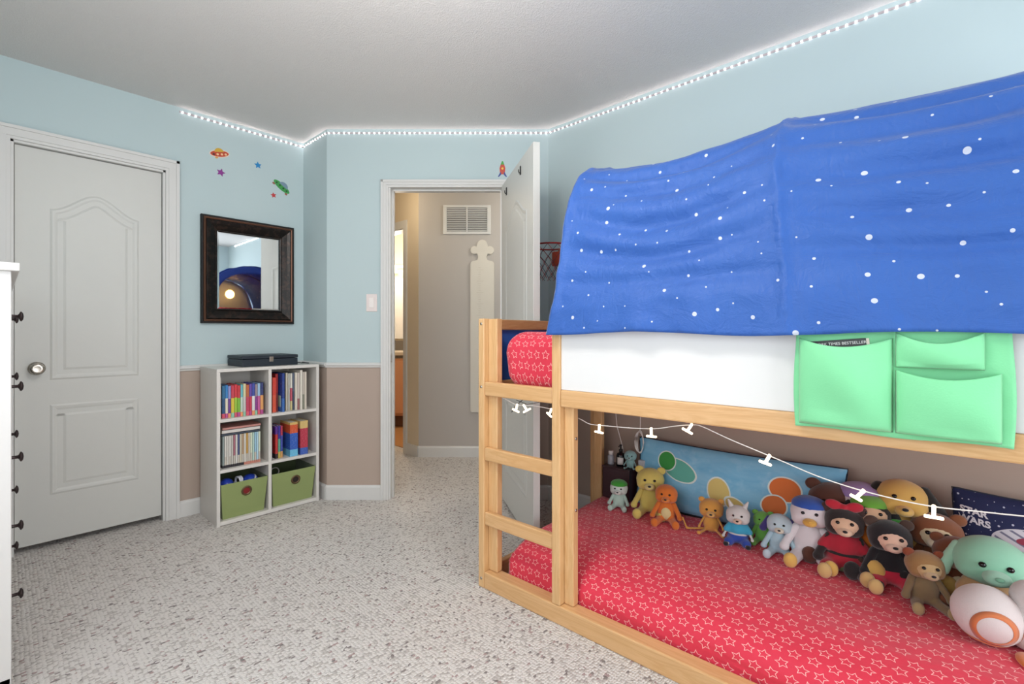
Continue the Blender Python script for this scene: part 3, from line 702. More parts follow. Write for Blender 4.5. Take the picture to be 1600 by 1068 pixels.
for i, (wd, h, xf, cols, cuts, c) in enumerate(TR):
    book(y, wd, h, .17, xf, z1, cols, cuts, '%s book, %s' % (c, where(i, len(TR), 'upper right')), 'picture books in the upper right cube'); y += wd + .0006
    if i == 4:
        B().box(-.150, -.02, -.0016, 0, .03, .10, .0002, 1).o('cover_patch', M('cover_patch', 'A9B7A4', .5, kind='plain'), bpy.data.objects[[o.name for o in COL.objects if o.name.startswith('book')][-1]])
z2 = .318
ML = ['8C9A98', 'D8D4CC', 'CFCBC2', 'DAD6CE', 'C8C4BC', 'B06A78', 'D8D6D0', '3E4A78', 'D2C8B0', 'B89A7A', 'DCD8CE', 'C89A4A', 'CFC8BC', 'DAE2C8', 'B8D4C8', '9CC6DC', 'B4D8E8', 'D8E0C8']
MLn = ['grey-green', 'white', 'pale grey', 'ivory', 'light grey', 'rose', 'chalk', 'dark blue', 'sand', 'tan', 'cream', 'ochre', 'oatmeal', 'pale lime', 'mint', 'sky-blue', 'light blue', 'pale yellow']
y = .876
for i, (c, nm) in enumerate(zip(ML, MLn)):
    wd = .0110; book(y, wd, .184, .13, -3.062, z2, (c, ('C8C0B4' if i % 2 else c), '2E2A30' if i < 10 else 'D08A78'), (.35, .09), 'thin %s paperback, %s' % (nm, where(i, len(ML), 'middle left')), 'thin paperbacks in the middle left cube'); y += wd + .0004
for i, (c, nm, h) in enumerate((('3C4654', 'dark grey book lying flat, lowest of three on the thin paperbacks', .012), ('DAD4CE', 'white book lying flat, middle of three on the thin paperbacks', .020), ('C88A80', 'pink book lying flat, topmost of three on the thin paperbacks', .014))):
    z = z2 + .1855 + (0, .0125, .033)[i]
    w = B(); w.box(-.15, 0, 0, .205, 0, .0015); w.box(-.15, 0, 0, .205, h-.0015, h); w.box(-.0025, 0, 0, .205, 0, h)
    o = w.o('flat_book', spine_mat('cover_flat%d' % i, (c,), ()), loc=(-3.065, .872+i*.003, z)); tag(o, nm, 'book', 'books lying flat in the middle left cube'); B().box(-.147, -.0025, .003, .202, .0015, h-.0015).o('pages', PAPER, o)
MR = [(1.1375, .006, .225, -3.05, ('E2DCD6', 'D8D0E0'), (.3,), 'thin white and lilac'), (1.145, .008, .22, -3.08, ('A85A5A', '9A8AB4'), (.3,), 'thin dusty red'), (1.166, .0155, .200, -3.06, ('5A2A90', 'C0302E', '2A2024'), (.75, .15), 'purple and red'), (1.183, .0145, .200, -3.06, ('3A2A98', '58A08A', 'C8B058'), (.60, .2), 'violet and teal'), (1.199, .014, .198, -3.065, ('B83048', '3A48A8', 'D8A060'), (.7, .2), 'crimson and blue'),
      (1.247, .050, .214, -3.042, ('D9B46A', 'D2562E', '2E5CB8', '6AB8DC'), (.93, .68, .2), 'thick orange, blue and light blue'), (1.312, .050, .214, -3.044, ('D6B874', 'B8344A', '3A5CB0'), (.78, .2), 'thick yellow, red and blue')]
for i, (y, wd, h, xf, cols, cuts, c) in enumerate(MR): book(y, wd, h, .15, xf, z2, cols, cuts, '%s book, %s' % (c, where(i, len(MR), 'middle right')), 'books in the middle right cube')

def bin_(y0, y1, label, hc):
    b = thing('fabric_bin', label, 'storage bin', (-3.325, (y0+y1)/2, .0265), 0, 'green fabric bins in the bookshelf'); hw = (y1-y0)/2; h = .205; D = .292
    def frust(i, top, bot, zb):
        t_ = bmesh.new(); lo = [t_.verts.new(p) for p in ((.012+i, -hw+bot+i, zb), (D-.022-i, -hw+bot+i, zb), (D-.022-i, hw-bot-i, zb), (.012+i, hw-bot-i, zb))]; hi = [t_.verts.new(p) for p in ((i, -hw+i+top, h), (D-i, -hw+i+top, h), (D-i, hw-i-top, h), (i, hw-i-top, h))]
        for k in range(4): t_.faces.new((lo[k], lo[(k+1) % 4], hi[(k+1) % 4], hi[k]))
        t_.faces.new(lo[::-1]); return t_
    solid(B().add(frust(0, .001, .016, .0)).o('shell', BIN, b), .002, -1); solid(B().add(frust(.0035, .001, .016, .004)).o('lining', BIN_IN, b), .001, 1)
    cz = h*.70; xx = D-.022+.022*.70
    g = B(); g.lathe([(.017, 0), (.020, .003), (.025, .004), (.029, .002), (.029, 0)], 28, Matrix.Translation((xx+.0015, .01, cz)) @ Matrix.Rotation(PI/2+.11, 4, 'Y')); g.o('grommet', M('bronze_grommet', '6E5A42', .35, .7, kind='plain'), b, smooth=True)
    g = B(); g.lathe([(0, .001), (.018, .001)], 24, Matrix.Translation((xx+.0015, .01, cz)) @ Matrix.Rotation(PI/2+.11, 4, 'Y')); g.o('grommet_hole', M('hole_'+hc, hc, .8, kind='plain'), b)
    return b
bin_(.860, 1.113, 'left green fabric bin full of blue and white toys in the bookshelf', '7E1A1C'); bin_(1.136, 1.407, 'right green fabric bin with a grey ring showing at its rim', '241A14')
BLU = M('blue_toy_plastic', '2440A8', .3, kind='plain'); WPL = M('white_toy_plastic', 'DADCE2', .35, kind='plain')
def bag(x, y, z, lb, c): tag(c.o('toy_part', BLU, loc=(x, y, z), smooth=True), lb, 'toy', 'toys in the left green bin')
bag(-3.10, .908, .208, 'round blue toy at the left of the open green bin', B().ell((0, 0, 0), (.045, .038, .040)))
o = thing('toy_ball', 'blue ball with a white band in the left green bin', 'toy', (-3.105, 1.035, .198)); B().ell((0, 0, 0), .048).o('ball', BLU, o, smooth=True); B().lathe([(.0465, -.006), (.0493, -.004), (.0493, .004), (.0465, .006)], 24, Matrix.Rotation(.9, 4, 'X')).o('band', WPL, o)
cr = []
for i in range(70): a = i*.42; cr.append((.026*math.cos(a)*(1+.15*math.sin(i*.9)), .010*math.sin(i*.37), .034*math.sin(a)))
tag(B().tube(cr, .0035, 6).o('wound_cord', WPL, loc=(-3.095, .970, .214), rot=(0, .3, .4), smooth=True), 'wound white cord between the blue toys in the left green bin', 'cord')
tag(B().tube([(-3.12, 1.185+.026*math.cos(a*PI/9), .222+.026*math.sin(a*PI/9)) for a in range(19)], .0035, 8).o('toy_ring', M('grey_ring', '9A968E', .4, kind='plain'), smooth=True), 'grey ring leaning at the rim of the right green bin', 'toy')

# ------------------------------------------------------------ dresser at the left edge
dr = thing('dresser', 'tall white dresser with dark round knobs at the left of the view', 'dresser', (-3.16, -.46, 0))
def db(nm, x0, x1, y0, y1, z0, z1, b=.002, par=None, mat=WHITE): return B().box(x0, x1, y0, y1, z0, z1, b).o(nm, mat, par or dr)
DWd = 1.08; DDp = .49
w = B()
for x in (0, DWd-.02): w.box(x, x+.02, 0, DDp, .04, 1.285, .002)
for x, y in ((0, 0), (DWd-.045, 0), (0, DDp-.045), (DWd-.045, DDp-.045)): w.box(x, x+.045, y, y+.045, 0, .06, .003)
w.box(.02, DWd-.02, 0, .01, .06, 1.28); w.box(.02, DWd-.02, .01, DDp-.005, .06, .09, .002); w.box(.02, DWd-.02, .01, DDp-.002, 1.262, 1.285)
for z in (.32, .555, .79, 1.04): w.box(.02, DWd-.02, .01, DDp-.004, z-.008, z+.008)
w.o('body', WHITE, dr); db('top', -.018, DWd+.018, 0, DDp+.018, 1.285, 1.31, .004)
for z0, z1, nd_ in ((.095, .31, 1), (.33, .545, 1), (.565, .78, 1), (.80, 1.03, 1), (1.05, 1.26, 2)):
    for k in range(nd_):
        wd = (DWd-.044)/nd_; x0 = .022 + k*wd; dd = db('drawer', x0+.002, x0+wd-.002, DDp-.4, DDp+.001, z0, z1)
        for kx in ((.27, .81) if nd_ == 1 else ((.27, .81)[k],)):
            B().lathe([(0, 0), (.007, 0), (.0055, .006), (.0055, .018), (.009, .021), (.0165, .024), (.017, .027), (.012, .031), (0, .033)], 20, Matrix.Translation((kx, DDp+.001, (z0+z1)/2)) @ Matrix.Rotation(-PI/2, 4, 'X')).o('knob', DARKM, dd, smooth=True)
# ------------------------------------------------------------ loft bed (own axes: x along the long side, y to the wall)
BL = Vector((-1.50, 1.416, 0)); BR = math.radians(1.8)
def bw(x, y, z=0): return Vector((BL.x + x*math.cos(BR) - y*math.sin(BR), BL.y + x*math.sin(BR) + y*math.cos(BR), z))
def inv(x, y): dx, dy = x-BL.x, y-BL.y; return (dx*math.cos(BR)+dy*math.sin(BR), -dx*math.sin(BR)+dy*math.cos(BR))
bed = thing('loft_bed', 'low pine loft bed with a ladder and white guard panels against the blue wall', 'bed', tuple(BL), BR)
def bb(nm, mat, x0, x1, y0, y1, z0, z1, b=.004): return B().box(x0, x1, y0, y1, z0, z1, b).o(nm, mat, bed)
BLn, BWd, BH = 2.09, .965, 1.16
def screw(x, y, z, ax, par, r=.006):
    w = B(); w.lathe([(0, .0012), (r*.5, .0012), (r*.55, .0004), (r, .0010), (r, -.0005)], 16, Matrix.Translation((x, y, z)) @ (Matrix.Rotation(PI/2, 4, 'X') if ax == 'y' else Matrix.Rotation(-PI/2 if ax == '-x' else PI/2, 4, 'Y')))
    w.o('screw', CHROME, par, smooth=True)
# corner posts: front board plus the board standing behind it
p = bb('corner_post', PINEZ, 0, .034, 0, .045, .0, BH); screw(.018, 0, 1.137, 'y', p); screw(.018, 0, .865, 'y', p)
screw(.018, 0, .04, 'y', p)
bb('corner_post', PINEZ, .034, .085, .028, .062, .072, BH-.001)
bb('corner_post', PINEZ, 0, .034, BWd-.045, BWd, .0, BH); bb('corner_post', PINEZ, .034, .085, BWd-.062, BWd-.028, .072, BH-.001)
bb('corner_post', PINEZ, BLn-.034, BLn, 0, .045, .0, BH); bb('corner_post', PINEZ, BLn-.085, BLn-.034, .028, .062, .072, BH-.001)
bb('corner_post', PINEZ, BLn-.034, BLn, BWd-.045, BWd, .0, BH); bb('corner_post', PINEZ, BLn-.085, BLn-.034, BWd-.062, BWd-.028, .072, BH-.001)
# ladder post and rungs
lp = bb('ladder_post', PINEZ, .392, .430, .0, .062, .072, BH); bb('ladder_post', PINEZ, .430, .472, .028, .062, .072, BH-.006)
for z in (.70, .43): screw(.473, .045, z, 'x', lp)
for z0, z1 in ((.828, .888), (.549, .606), (.272, .329)): bb('rung', PINEX, .034, .3915, .003, .027, z0, z1, .005)
bb('lower_front_rail', PINEX, .034, BLn-.034, 0, .062, 0, .071, .005); bb('lower_back_rail', PINEX, .034, BLn-.034, BWd-.027, BWd, 0, .071, .005)
bb('lower_end_rail', PINEY, .002, .030, .046, BWd-.046, 0, .071, .005); bb('lower_end_rail', PINEY, BLn-.030, BLn-.002, .046, BWd-.046, 0, .071, .005)
# upper frame: rails, slat base, guard panels
w = B(); t_ = bmesh.new(); bmesh.ops.create_cube(t_, size=1); w.box(.4305, BLn-.034, .002, .027, .820, .884, .005); w.o('upper_front_rail', PINEX, bed)
bb('upper_back_rail', PINEX, .034, BLn-.034, BWd-.027, BWd-.002, .820, .884); bb('upper_end_rail', PINEY, .003, .031, .046, BWd-.046, .820, .884); bb('upper_end_rail', PINEY, BLn-.031, BLn-.003, .046, BWd-.046, .820, .884)
bb('top_end_rail', PINEY, .003, .031, .046, BWd-.046, 1.112, 1.158); bb('top_end_rail', PINEY, BLn-.031, BLn-.003, .046, BWd-.046, 1.112, 1.158)
bb('top_front_rail', PINEX, .4305, BLn-.034, .002, .027, 1.112, 1.158); bb('top_back_rail', PINEX, .034, BLn-.034, BWd-.027, BWd-.002, 1.112, 1.158)
BPAN = M('blue_panel', '2A62B8', .5, kind='plain'); WPAN = M('white_panel', 'DDDDDC', .45, kind='plain')
bb('white_guard_panel', WPAN, .430, BLn-.034, .010, .018, .8845, 1.1115, .001); bb('white_guard_panel', WPAN, .034, BLn-.034, BWd-.018, BWd-.010, .8845, 1.1115, .001)
bb('blue_end_panel', BPAN, .012, .020, .046, BWd-.046, .8845, 1.1115, .001); bb('blue_end_panel', BPAN, BLn-.020, BLn-.012, .046, BWd-.046, .8845, 1.1115, .001)
for i in range(14): bb('bed_slat', PINEY, .09+i*.142, .15+i*.142, .063, BWd-.063, .842, .856, .002)
bb('slat_support', PINEX, .086, BLn-.086, .063, .085, .820, .841); bb('slat_support', PINEX, .086, BLn-.086, BWd-.085, BWd-.063, .820, .841)

# ------------------------------------------------------------ mattresses with star sheets (UV in metres)
def mattress(label, cx, cy, z0, size, r, div, disp, name='mattress', slope=0):
    w = B(); hx, hy, hz = (q/2 for q in size)
    w.rbox(size, r, div, disp)
    o = w.o(name, STAR, smooth=True); me = o.data; uv = me.uv_layers.new(name='UVMap')
    for poly in me.polygons:
        for li in poly.loop_indices:
            v = me.vertices[me.loops[li].vertex_index].co; dz = hz - v.z
            wy = max(0, min(1, (abs(v.y) - hy + .20)/.13)); wx = max(0, min(1, (abs(v.x) - hx + .20)/.13))
            uv.data[li].uv = (v.x + math.copysign(dz*wx*(1 - .7*wy), v.x), v.y + math.copysign(dz*wy, v.y))
    p = bw(cx, cy, z0 + hz); o.location = p; o.rotation_euler = (0, 0, BR); tag(o, label, 'mattress', None); return o
def d_low(p):
    q = p.copy(); hz = .0925
    f = max(0, min(1, (q.z + hz)/(2*hz)))                     # 0 bottom, 1 top
    q.z += .004*wn((p.x, p.y, 0), 5) + (.003*wn((p.x*1.2, p.y*3, 2), 9) if f > .6 else 0)
    if p.y < -.20: q.z -= f*.055*((-p.y-.20)/.22)**2
    if p.x < -.80: q.z -= f*.02*((-p.x-.80)/.16)**2
    side = max(0, 1 - abs(abs(p.y) - .44)/.05)*(1 if p.y < 0 else .2)
    q.y += (-1 if p.y < 0 else 1)*side*(.008*wn((p.x*1.3 + p.z*9, 0, p.z*3), 6) - .004)
    if p.x < -.93: q.x += f * .055 + .006*wn((p.y, p.z, 3), 9)
    return q
mattress('lower mattress on the floor with a red star-print sheet', 1.032, .492, .014, (1.92, .845, .185), .055, (150, 66, 14), d_low)
def d_up(p):
    q = p.copy(); f = (q.z + .12)/.24
    if p.x < -.7: q.x += -.028*max(0, min(1, f*1.2)) + .05*max(0, f-.62)*2
    q.z += .006*wn((p.x, p.y, 0), 5) + .003*wn((p.x, p.y, 1), 14); q.y += .004*wn((p.x, p.z, 5), 8)*(1 if p.y < 0 else 0)
    return q
mattress('upper mattress with a red star-print sheet seen through the ladder opening', 1.035, .478, .857, (1.90, .82, .245), .07, (130, 50, 16), d_up)

# ------------------------------------------------------------ tent over the upper bunk
prof = [(-.034, 1.096), (-.032, 1.12), (-.022, 1.20), (.004, 1.31), (.036, 1.46), (.078, 1.60), (.135, 1.695), (.20, 1.750), (.29, 1.789), (.39, 1.812), (.485, 1.818)]
prof = prof + [(.970-a, b) for a, b in prof[-2::-1]]
def cat(P_, t):
    n = len(P_)-1; x = max(0, min(n-1e-6, t*n)); i = int(x); f = x-i
    g = lambda k: Vector(P_[max(0, min(n, k))]); a, b, c, d = g(i-1), g(i), g(i+1), g(i+2)
    return .5*((2*b) + (c-a)*f + (2*a-5*b+4*c-d)*f*f + (3*b-a-3*c+d)*f**3)
arc_ = [cat(prof, i/240) for i in range(241)]; al = [0]
for a, b in zip(arc_, arc_[1:]): al.append(al[-1] + (b-a).length)
def at_arc(t):
    L_ = t*al[-1]; import bisect
    i = max(0, min(239, bisect.bisect_right(al, L_)-1)); f = (L_-al[i])/max(1e-9, al[i+1]-al[i]); p = arc_[i].lerp(arc_[i+1], f); d = (arc_[i+1]-arc_[i]).normalized()
    return p, Vector((-d.y, d.x)), L_            # outward normal (left of travel direction)
HO = [.430, 1.192, 1.96]
def tentp(s, t):
    x = HO[0] - .012 + s*(HO[2]-HO[0]+.024); p, n, L_ = at_arc(t); k = 0 if x < HO[1] else 1
    q = max(0, min(1, (x-HO[k])/(HO[k+1]-HO[k]))); arch = math.sin(PI*q)
    half = 1 - abs(2*t-1)                        # 0 at hem, 1 at the ridge
    lz = math.sqrt(max(0., arch))
    up = max(0, min(1, (half-.30)/.5))
    dd = -.030*arch*up**1.3                      # fabric sags between the hoops
    if k == 0: dd -= .012*arch*up
    for (c0, amp, wd, drp) in ((.17, .007, .026, .03), (.27, .010, .034, .05), (.385, .012, .036, .07), (.50, .009, .034, .06), (.61, .010, .030, .05), (.74, .008, .03, .04)):
        if k == 1: c0 += .035; drp *= .6
        cc = c0 + drp*(1-arch) + .03*wn((x*1.2, c0*7, k*3), 1.6)
        dd -= 2.7*amp*math.exp(-((L_/ (al[-1]*.5) - cc)/wd)**2)*lz*(1.0 if t < .5 else .6)
    dd += .009*wn((x*1.5, L_*5, 3), 2.2) + .006*wn((x*3, L_*7, 8), 3.1)*lz
    hem = max(0, 1 - half/.16); dd += hem*(.007*math.sin(x*21 + 2*math.sin(x*7)) + .010*wn((x, L_, 4), 9)) - hem*.0
    near = sum(math.exp(-((x-h)/.013)**2) for h in HO); dd += .007*near*(1 if half > .06 else .4)
    pk = sum(math.exp(-((x-h)/.05)**2) for h in HO); dd += .004*pk*wn((x*9, L_*5, 1), 4)
    lean = -.055*max(0, min(1, half/.5))*(math.exp(-((x-HO[1])/.35)**2))
    low = min(1, max(0, (half-.06)/.14)); dd = dd*low + (1-low)*max(dd, -.004)
    y = p.x + n.x*dd; z = p.y + n.y*dd + hem*.006*math.sin(x*9+1)
    if half < .12: y = min(y, -.016) if t < .5 else max(y, .976)
    if x < HO[0]+.06 and half < .12 and t < .5: x -= .028*(1-(x-HO[0]+.012)/.072)*(1-half/.12)
    return (Vector((x+lean, y, z)), (x, L_))
tent = thing('bed_tent', 'blue star-dotted fabric tent arched over the upper bunk', 'tent', tuple(BL), BR)
solid(B().grid(tentp, 210, 190).o('canopy', TENT, tent, smooth=True), .0016)
BBAND = M('deep_blue_binding', '2247B0', .6, kind='fabric')
for i, h in enumerate(HO):
    lean = -.055 if i == 1 else 0
    pts = []
    for j in range(61):
        p, n, L_ = at_arc(j/60); half = 1-abs(2*j/60-1)
        pts.append((h + lean*max(0, min(1, half/.5)) + (0 if i else .004), p.x - n.x*.009, p.y - n.y*.009))
    pts = [q for q in pts if q[2] > 1.17]
    B().tube(pts, .0045, 8).o('hoop_pole', M('pole_grey', 'B8B8BC', .4), tent, smooth=True)
for i in (0, 2):
    def band(s, t, h=HO[i]):
        p, n, L_ = at_arc(t); half = 1-abs(2*t-1); yy = p.x; 
        if half < .12: yy = min(yy, -.016) if t < .5 else max(yy, .976)
        c = Vector((.485, 1.35)); q = Vector((yy, p.y)); q2 = q.lerp(c, s*.16); return Vector((h-.008 if i == 0 else h+.008, q2.x, q2.y))
    solid(B().grid(band, 4, 90).o('end_band', BBAND, tent, smooth=True), .0015)
def liner(s, t):                                  # far end panel with pale lining
    p, n, L_ = at_arc(t); return Vector((HO[2]-.004, .485 + (p.x-.485)*s*.97, 1.10 + (p.y-1.10)*s*.985))
solid(B().grid(liner, 12, 60).o('end_panel', M('pale_lining', 'C9CFDC', .8, kind='fabric'), tent, smooth=True), .001)

# ------------------------------------------------------------ green pocket organiser on the guard panel
ox, _ = inv(-.297, 1.41); OW = .402; OZ0, OZ1 = .852, 1.108
org = thing('pocket_organizer', 'mint green fabric organiser with three pockets hanging on the bed guard', 'organizer', tuple(bw(ox, -.012, 0)), BR)
def lin(a, b, t): return a + (b-a)*t
def backp(s, t): x = s*OW; return Vector((x + .004*math.sin(t*4)*(1 if s > .5 else -1), -.001 + .002*wn((x, t, 0), 7), lin(OZ0, OZ1, t) - .007*s*0 + .003*math.sin(s*9)*(1-t)))
solid(B().grid(backp, 60, 40).o('backing', GREEN, org, smooth=True), .002)
def pocket(nm, x0, x1, z0, z1, dip, bul, seed, lowsag=.0):
    def f(s, t):
        zt = z1 - dip*math.sin(PI*s)**.9; z = lin(z0 - lowsag*math.sin(PI*s)*0, zt, t); x = lin(x0, x1, s)
        e = max(0., math.sin(PI*min(1, max(0, s))))**.32
        d = bul*e*(.45 + .55*math.sin(PI*min(1, .12 + t*.80))) * (1 if t < .98 else .97)
        if t < .03: d *= t/.03
        d += e*(.012*wn((x*7, z*5, seed), 1.3) + .006*math.sin((x*30 + (z-z0)*24)+seed)*e*(1-t*.7))*min(1, t*5)
        return Vector((x, -.004 - max(.0008, d), z))
    o = B().grid(f, 46, 40).o(nm, GREEN, org, smooth=True); solid(o, .0016)
    def hemf(s, t): p = f(s, 1.0); return p + Vector((0, -.0012, -.006 + .006*t))
    return o
pocket('large_pocket', .010, .202, .862, 1.086, .022, .042, 1); pocket('upper_pocket', .208, .358, 1.018, 1.100, .026, .024, 4); pocket('lower_pocket', .208, .384, .862, 1.012, .018, .038, 8)
bk = thing('pocket_book', 'black paperback standing in the large green pocket', 'book', tuple(bw(ox+.088, -.0185, 1.008)), BR); bk.rotation_euler = (.0, -.09, BR)
B().box(-.062, .070, -.001, .0, -.10, .0725, .0004, 1).o('cover', M('black_cover', '141C1C', .4, kind='plain'), bk); B().box(-.062, .070, .0105, .0115, -.10, .0725, .0004, 1).o('back_cover', MATS['black_cover'], bk); B().box(-.060, .076, .0003, .0103, -.099, .0715).o('pages', PAPER, bk)
me = text_mesh('NEW YORK TIMES BESTSELLER', .0098, .0002); me.materials.append(M('print_white', 'D8DAD8', .6, kind='plain'))
o = bpy.data.objects.new('cover_text', me); COL.objects.link(o); o.parent = bk; o.location = (.004, -.0013, .0625); o.rotation_euler = (PI/2, 0, 0); sw_ = o.dimensions.x

# ------------------------------------------------------------ string of peg lights under the bunk rail
sl = thing('string_light', 'white cord of glowing peg clip lights strung under the upper bunk', 'string lights', tuple(BL), BR)
def P2(x, z, y=.036): return (x, y, z)
cp = [(.040, .835, .05), (.12, .818, .04), (.19, .800, .036), (.27, .806, .034), (.36, .792, .07), (.47, .772, .07), (.53, .762, .05), (.60, .766, .04), (.70, .772, .035), (.79, .782, .032), (.86, .800, .030), (.92, .812, .028), (.95, .808, .028), (1.03, .780, .03), (1.15, .745, .03), (1.25, .715, .03), (1.345, .698, .03), (1.45, .690, .03), (1.54, .696, .03), (1.70, .72, .03), (1.90, .80, .03), (2.02, .83, .03)]
pp = [Vector((a, c, b)) for a, b, c in cp]; fine = []
for i in range(len(pp)-1):
    for k in range(6):
        f = k/6; a, b, c, d = pp[max(0, i-1)], pp[i], pp[i+1], pp[min(len(pp)-1, i+2)]
        fine.append(.5*((2*b) + (c-a)*f + (2*a-5*b+4*c-d)*f*f + (3*b-a-3*c+d)*f**3))
fine.append(pp[-1]); B().tube(fine, .0016, 6).o('cord', M('white_cord', 'E8E4DE', .5), sl, smooth=True)
PEG = M('glowing_peg', 'FFE7C2', .4, kind='emit', power=5)
for (x, rx, ry) in ((.19, .1, .3), (.235, .5, -.5), (.345, -.3, .4), (.58, .0, .05), (.775, .0, -.05), (.915, .5, .5), (1.14, .6, .35), (1.345, .8, .5), (1.485, .1, .0), (1.68, .3, .2)):
    q = min(fine, key=lambda v: abs(v.x-x)); g = B()
    g.box(-.0045, .0045, -.004, .004, -.026, .004, .0015, 1); g.box(-.021, .021, -.004, .004, -.034, -.026, .002, 1); g.box(-.003, .003, -.006, .006, -.004, .004, .001, 1)
    c = g.o('light_clip', PEG, sl); c.location = q; c.rotation_euler = (rx*.5, ry, rx); c.scale = (.85, .85, .85)
tag(B().tube([bw(.21, .05, .822), bw(.17, .045, .79), bw(.155, .042, .765)], .0016, 6).o('loose_cord', BLACK), 'short dark cord hanging below the ladder top rung', 'cord')
tag(B().tube([bw(.30, .045, .821), bw(.24, .04, .806), bw(.18, .042, .819)], .0013, 6).o('loose_cord', BLACK), 'thin dark cord looped close under the ladder top rung', 'cord')

# ------------------------------------------------------------ small basketball hoop stand behind the door
hs = thing('basketball_hoop', 'toy basketball hoop on a brown pole between the open door and the bed', 'basketball hoop', (-1.715, 2.30, 0))
RED = M('hoop_red', '8E1F1C', .4, .2, kind='plain'); BRP = M('brown_pole', '7A4426', .5)
B().lathe([(0, 0), (.042, 0), (.042, .012), (.036, .022), (.02, .03), (0, .03)], 28).o('base', BRP, hs)
B().tube([(0, 0, .028), (0, 0, 1.60)], .017, 14).o('pole', BRP, hs, smooth=True); B().box(-.045, .03, -.03, .0, 1.50, 1.585, .004).o('bracket', M('hoop_bracket', 'A8442A', .5), hs)
rc = Vector((.015, -.12, 1.600)); rr = .112
ring = [(rc.x + rr*math.cos(a*PI/20), rc.y + rr*math.sin(a*PI/20), rc.z) for a in range(41)]
B().tube(ring, .005, 8, False).o('rim', RED, hs, smooth=True)
ring2 = [(rc.x + .115*math.cos(a*PI/20), rc.y + .115*math.sin(a*PI/20), rc.z-.05) for a in range(41)]
B().tube([(rc.x, rc.y+.112, 1.60), (0, -.02, 1.57)], .006, 8).o('rim_arm', RED, hs)
nt_ = B(); nb = B()
for k in range(12):
    for s_ in (-1, 1):
        a0 = k*PI/6; q = []
        for i in range(13):
            f = i/12; a = a0 + s_*f*PI/2.2; r = rr*(1 - .42*f + .05*math.sin(f*9)); q.append((rc.x + r*math.cos(a), rc.y + r*math.sin(a), rc.z - .003 - .19*f))
        (nt_ if s_ > 0 else nb).tube(q, .0016, 5)
nt_.o('net', M('net_red', '9A2A26', .8), hs); nb.o('net', M('net_navy', '1E2238', .8), hs)

tl_ = thing('tent_lantern', 'small glowing lantern hanging inside the blue tent, seen in the mirror', 'lantern', (.22, 2.07, 1.60))
B().ell((0, 0, 0), (.05, .05, .055)).o('shade', M('lantern_glow', 'FFC36A', .5, kind='emit', power=16), tl_, smooth=True); B().tube([(0, 0, .054), (0, 0, .165)], .0015, 6).o('cord', MATS['white_cord'], tl_)
cl_ = thing('added_ceiling_lamp', 'round white ceiling lamp added out of view to brighten the room', 'lamp', (-.95, .62, H))  # body for the added ceiling fill light, never in view
B().lathe([(0, 0), (.09, 0), (.095, -.02), (.08, -.03), (0, -.03)], 28).o('canopy', WHITE, cl_, smooth=True)
B().lathe([(.03, -.03), (.03, -.09), (0, -.09)], 16).o('lamp_holder', WHITE, cl_)
# ------------------------------------------------------------ soft toys on the lower mattress
def FZ(c): return M('plush_'+c, c, .9, kind='fuzz')
EYE = M('toy_eye', '0C0C10', .15, kind='plain'); EYEW = M('toy_eye_white', 'E8E6E2', .4, kind='plain')
ZT = .199
def soft(nm, bm, c, par, H, it=4, vox=.026):
    o = bm.o(nm, FZ(c) if isinstance(c, str) else c, par, smooth=True); o.scale = (H, H, H)
    md = o.modifiers.new('r', 'REMESH'); md.mode = 'VOXEL'; md.voxel_size = vox; md.use_smooth_shade = True
    md = o.modifiers.new('s', 'SMOOTH'); md.factor = .6; md.iterations = it; return o
def ball(nm, c, r, col, par, H, rot=None, sub=3):
    b = B().ell((0, 0, 0), (r if not isinstance(r, (int, float)) else (r, r, r)), rot, sub)
    o = b.o(nm, FZ(col) if isinstance(col, str) else col, par, smooth=True); o.scale = (H, H, H); o.location = Vector(c)*H; return o
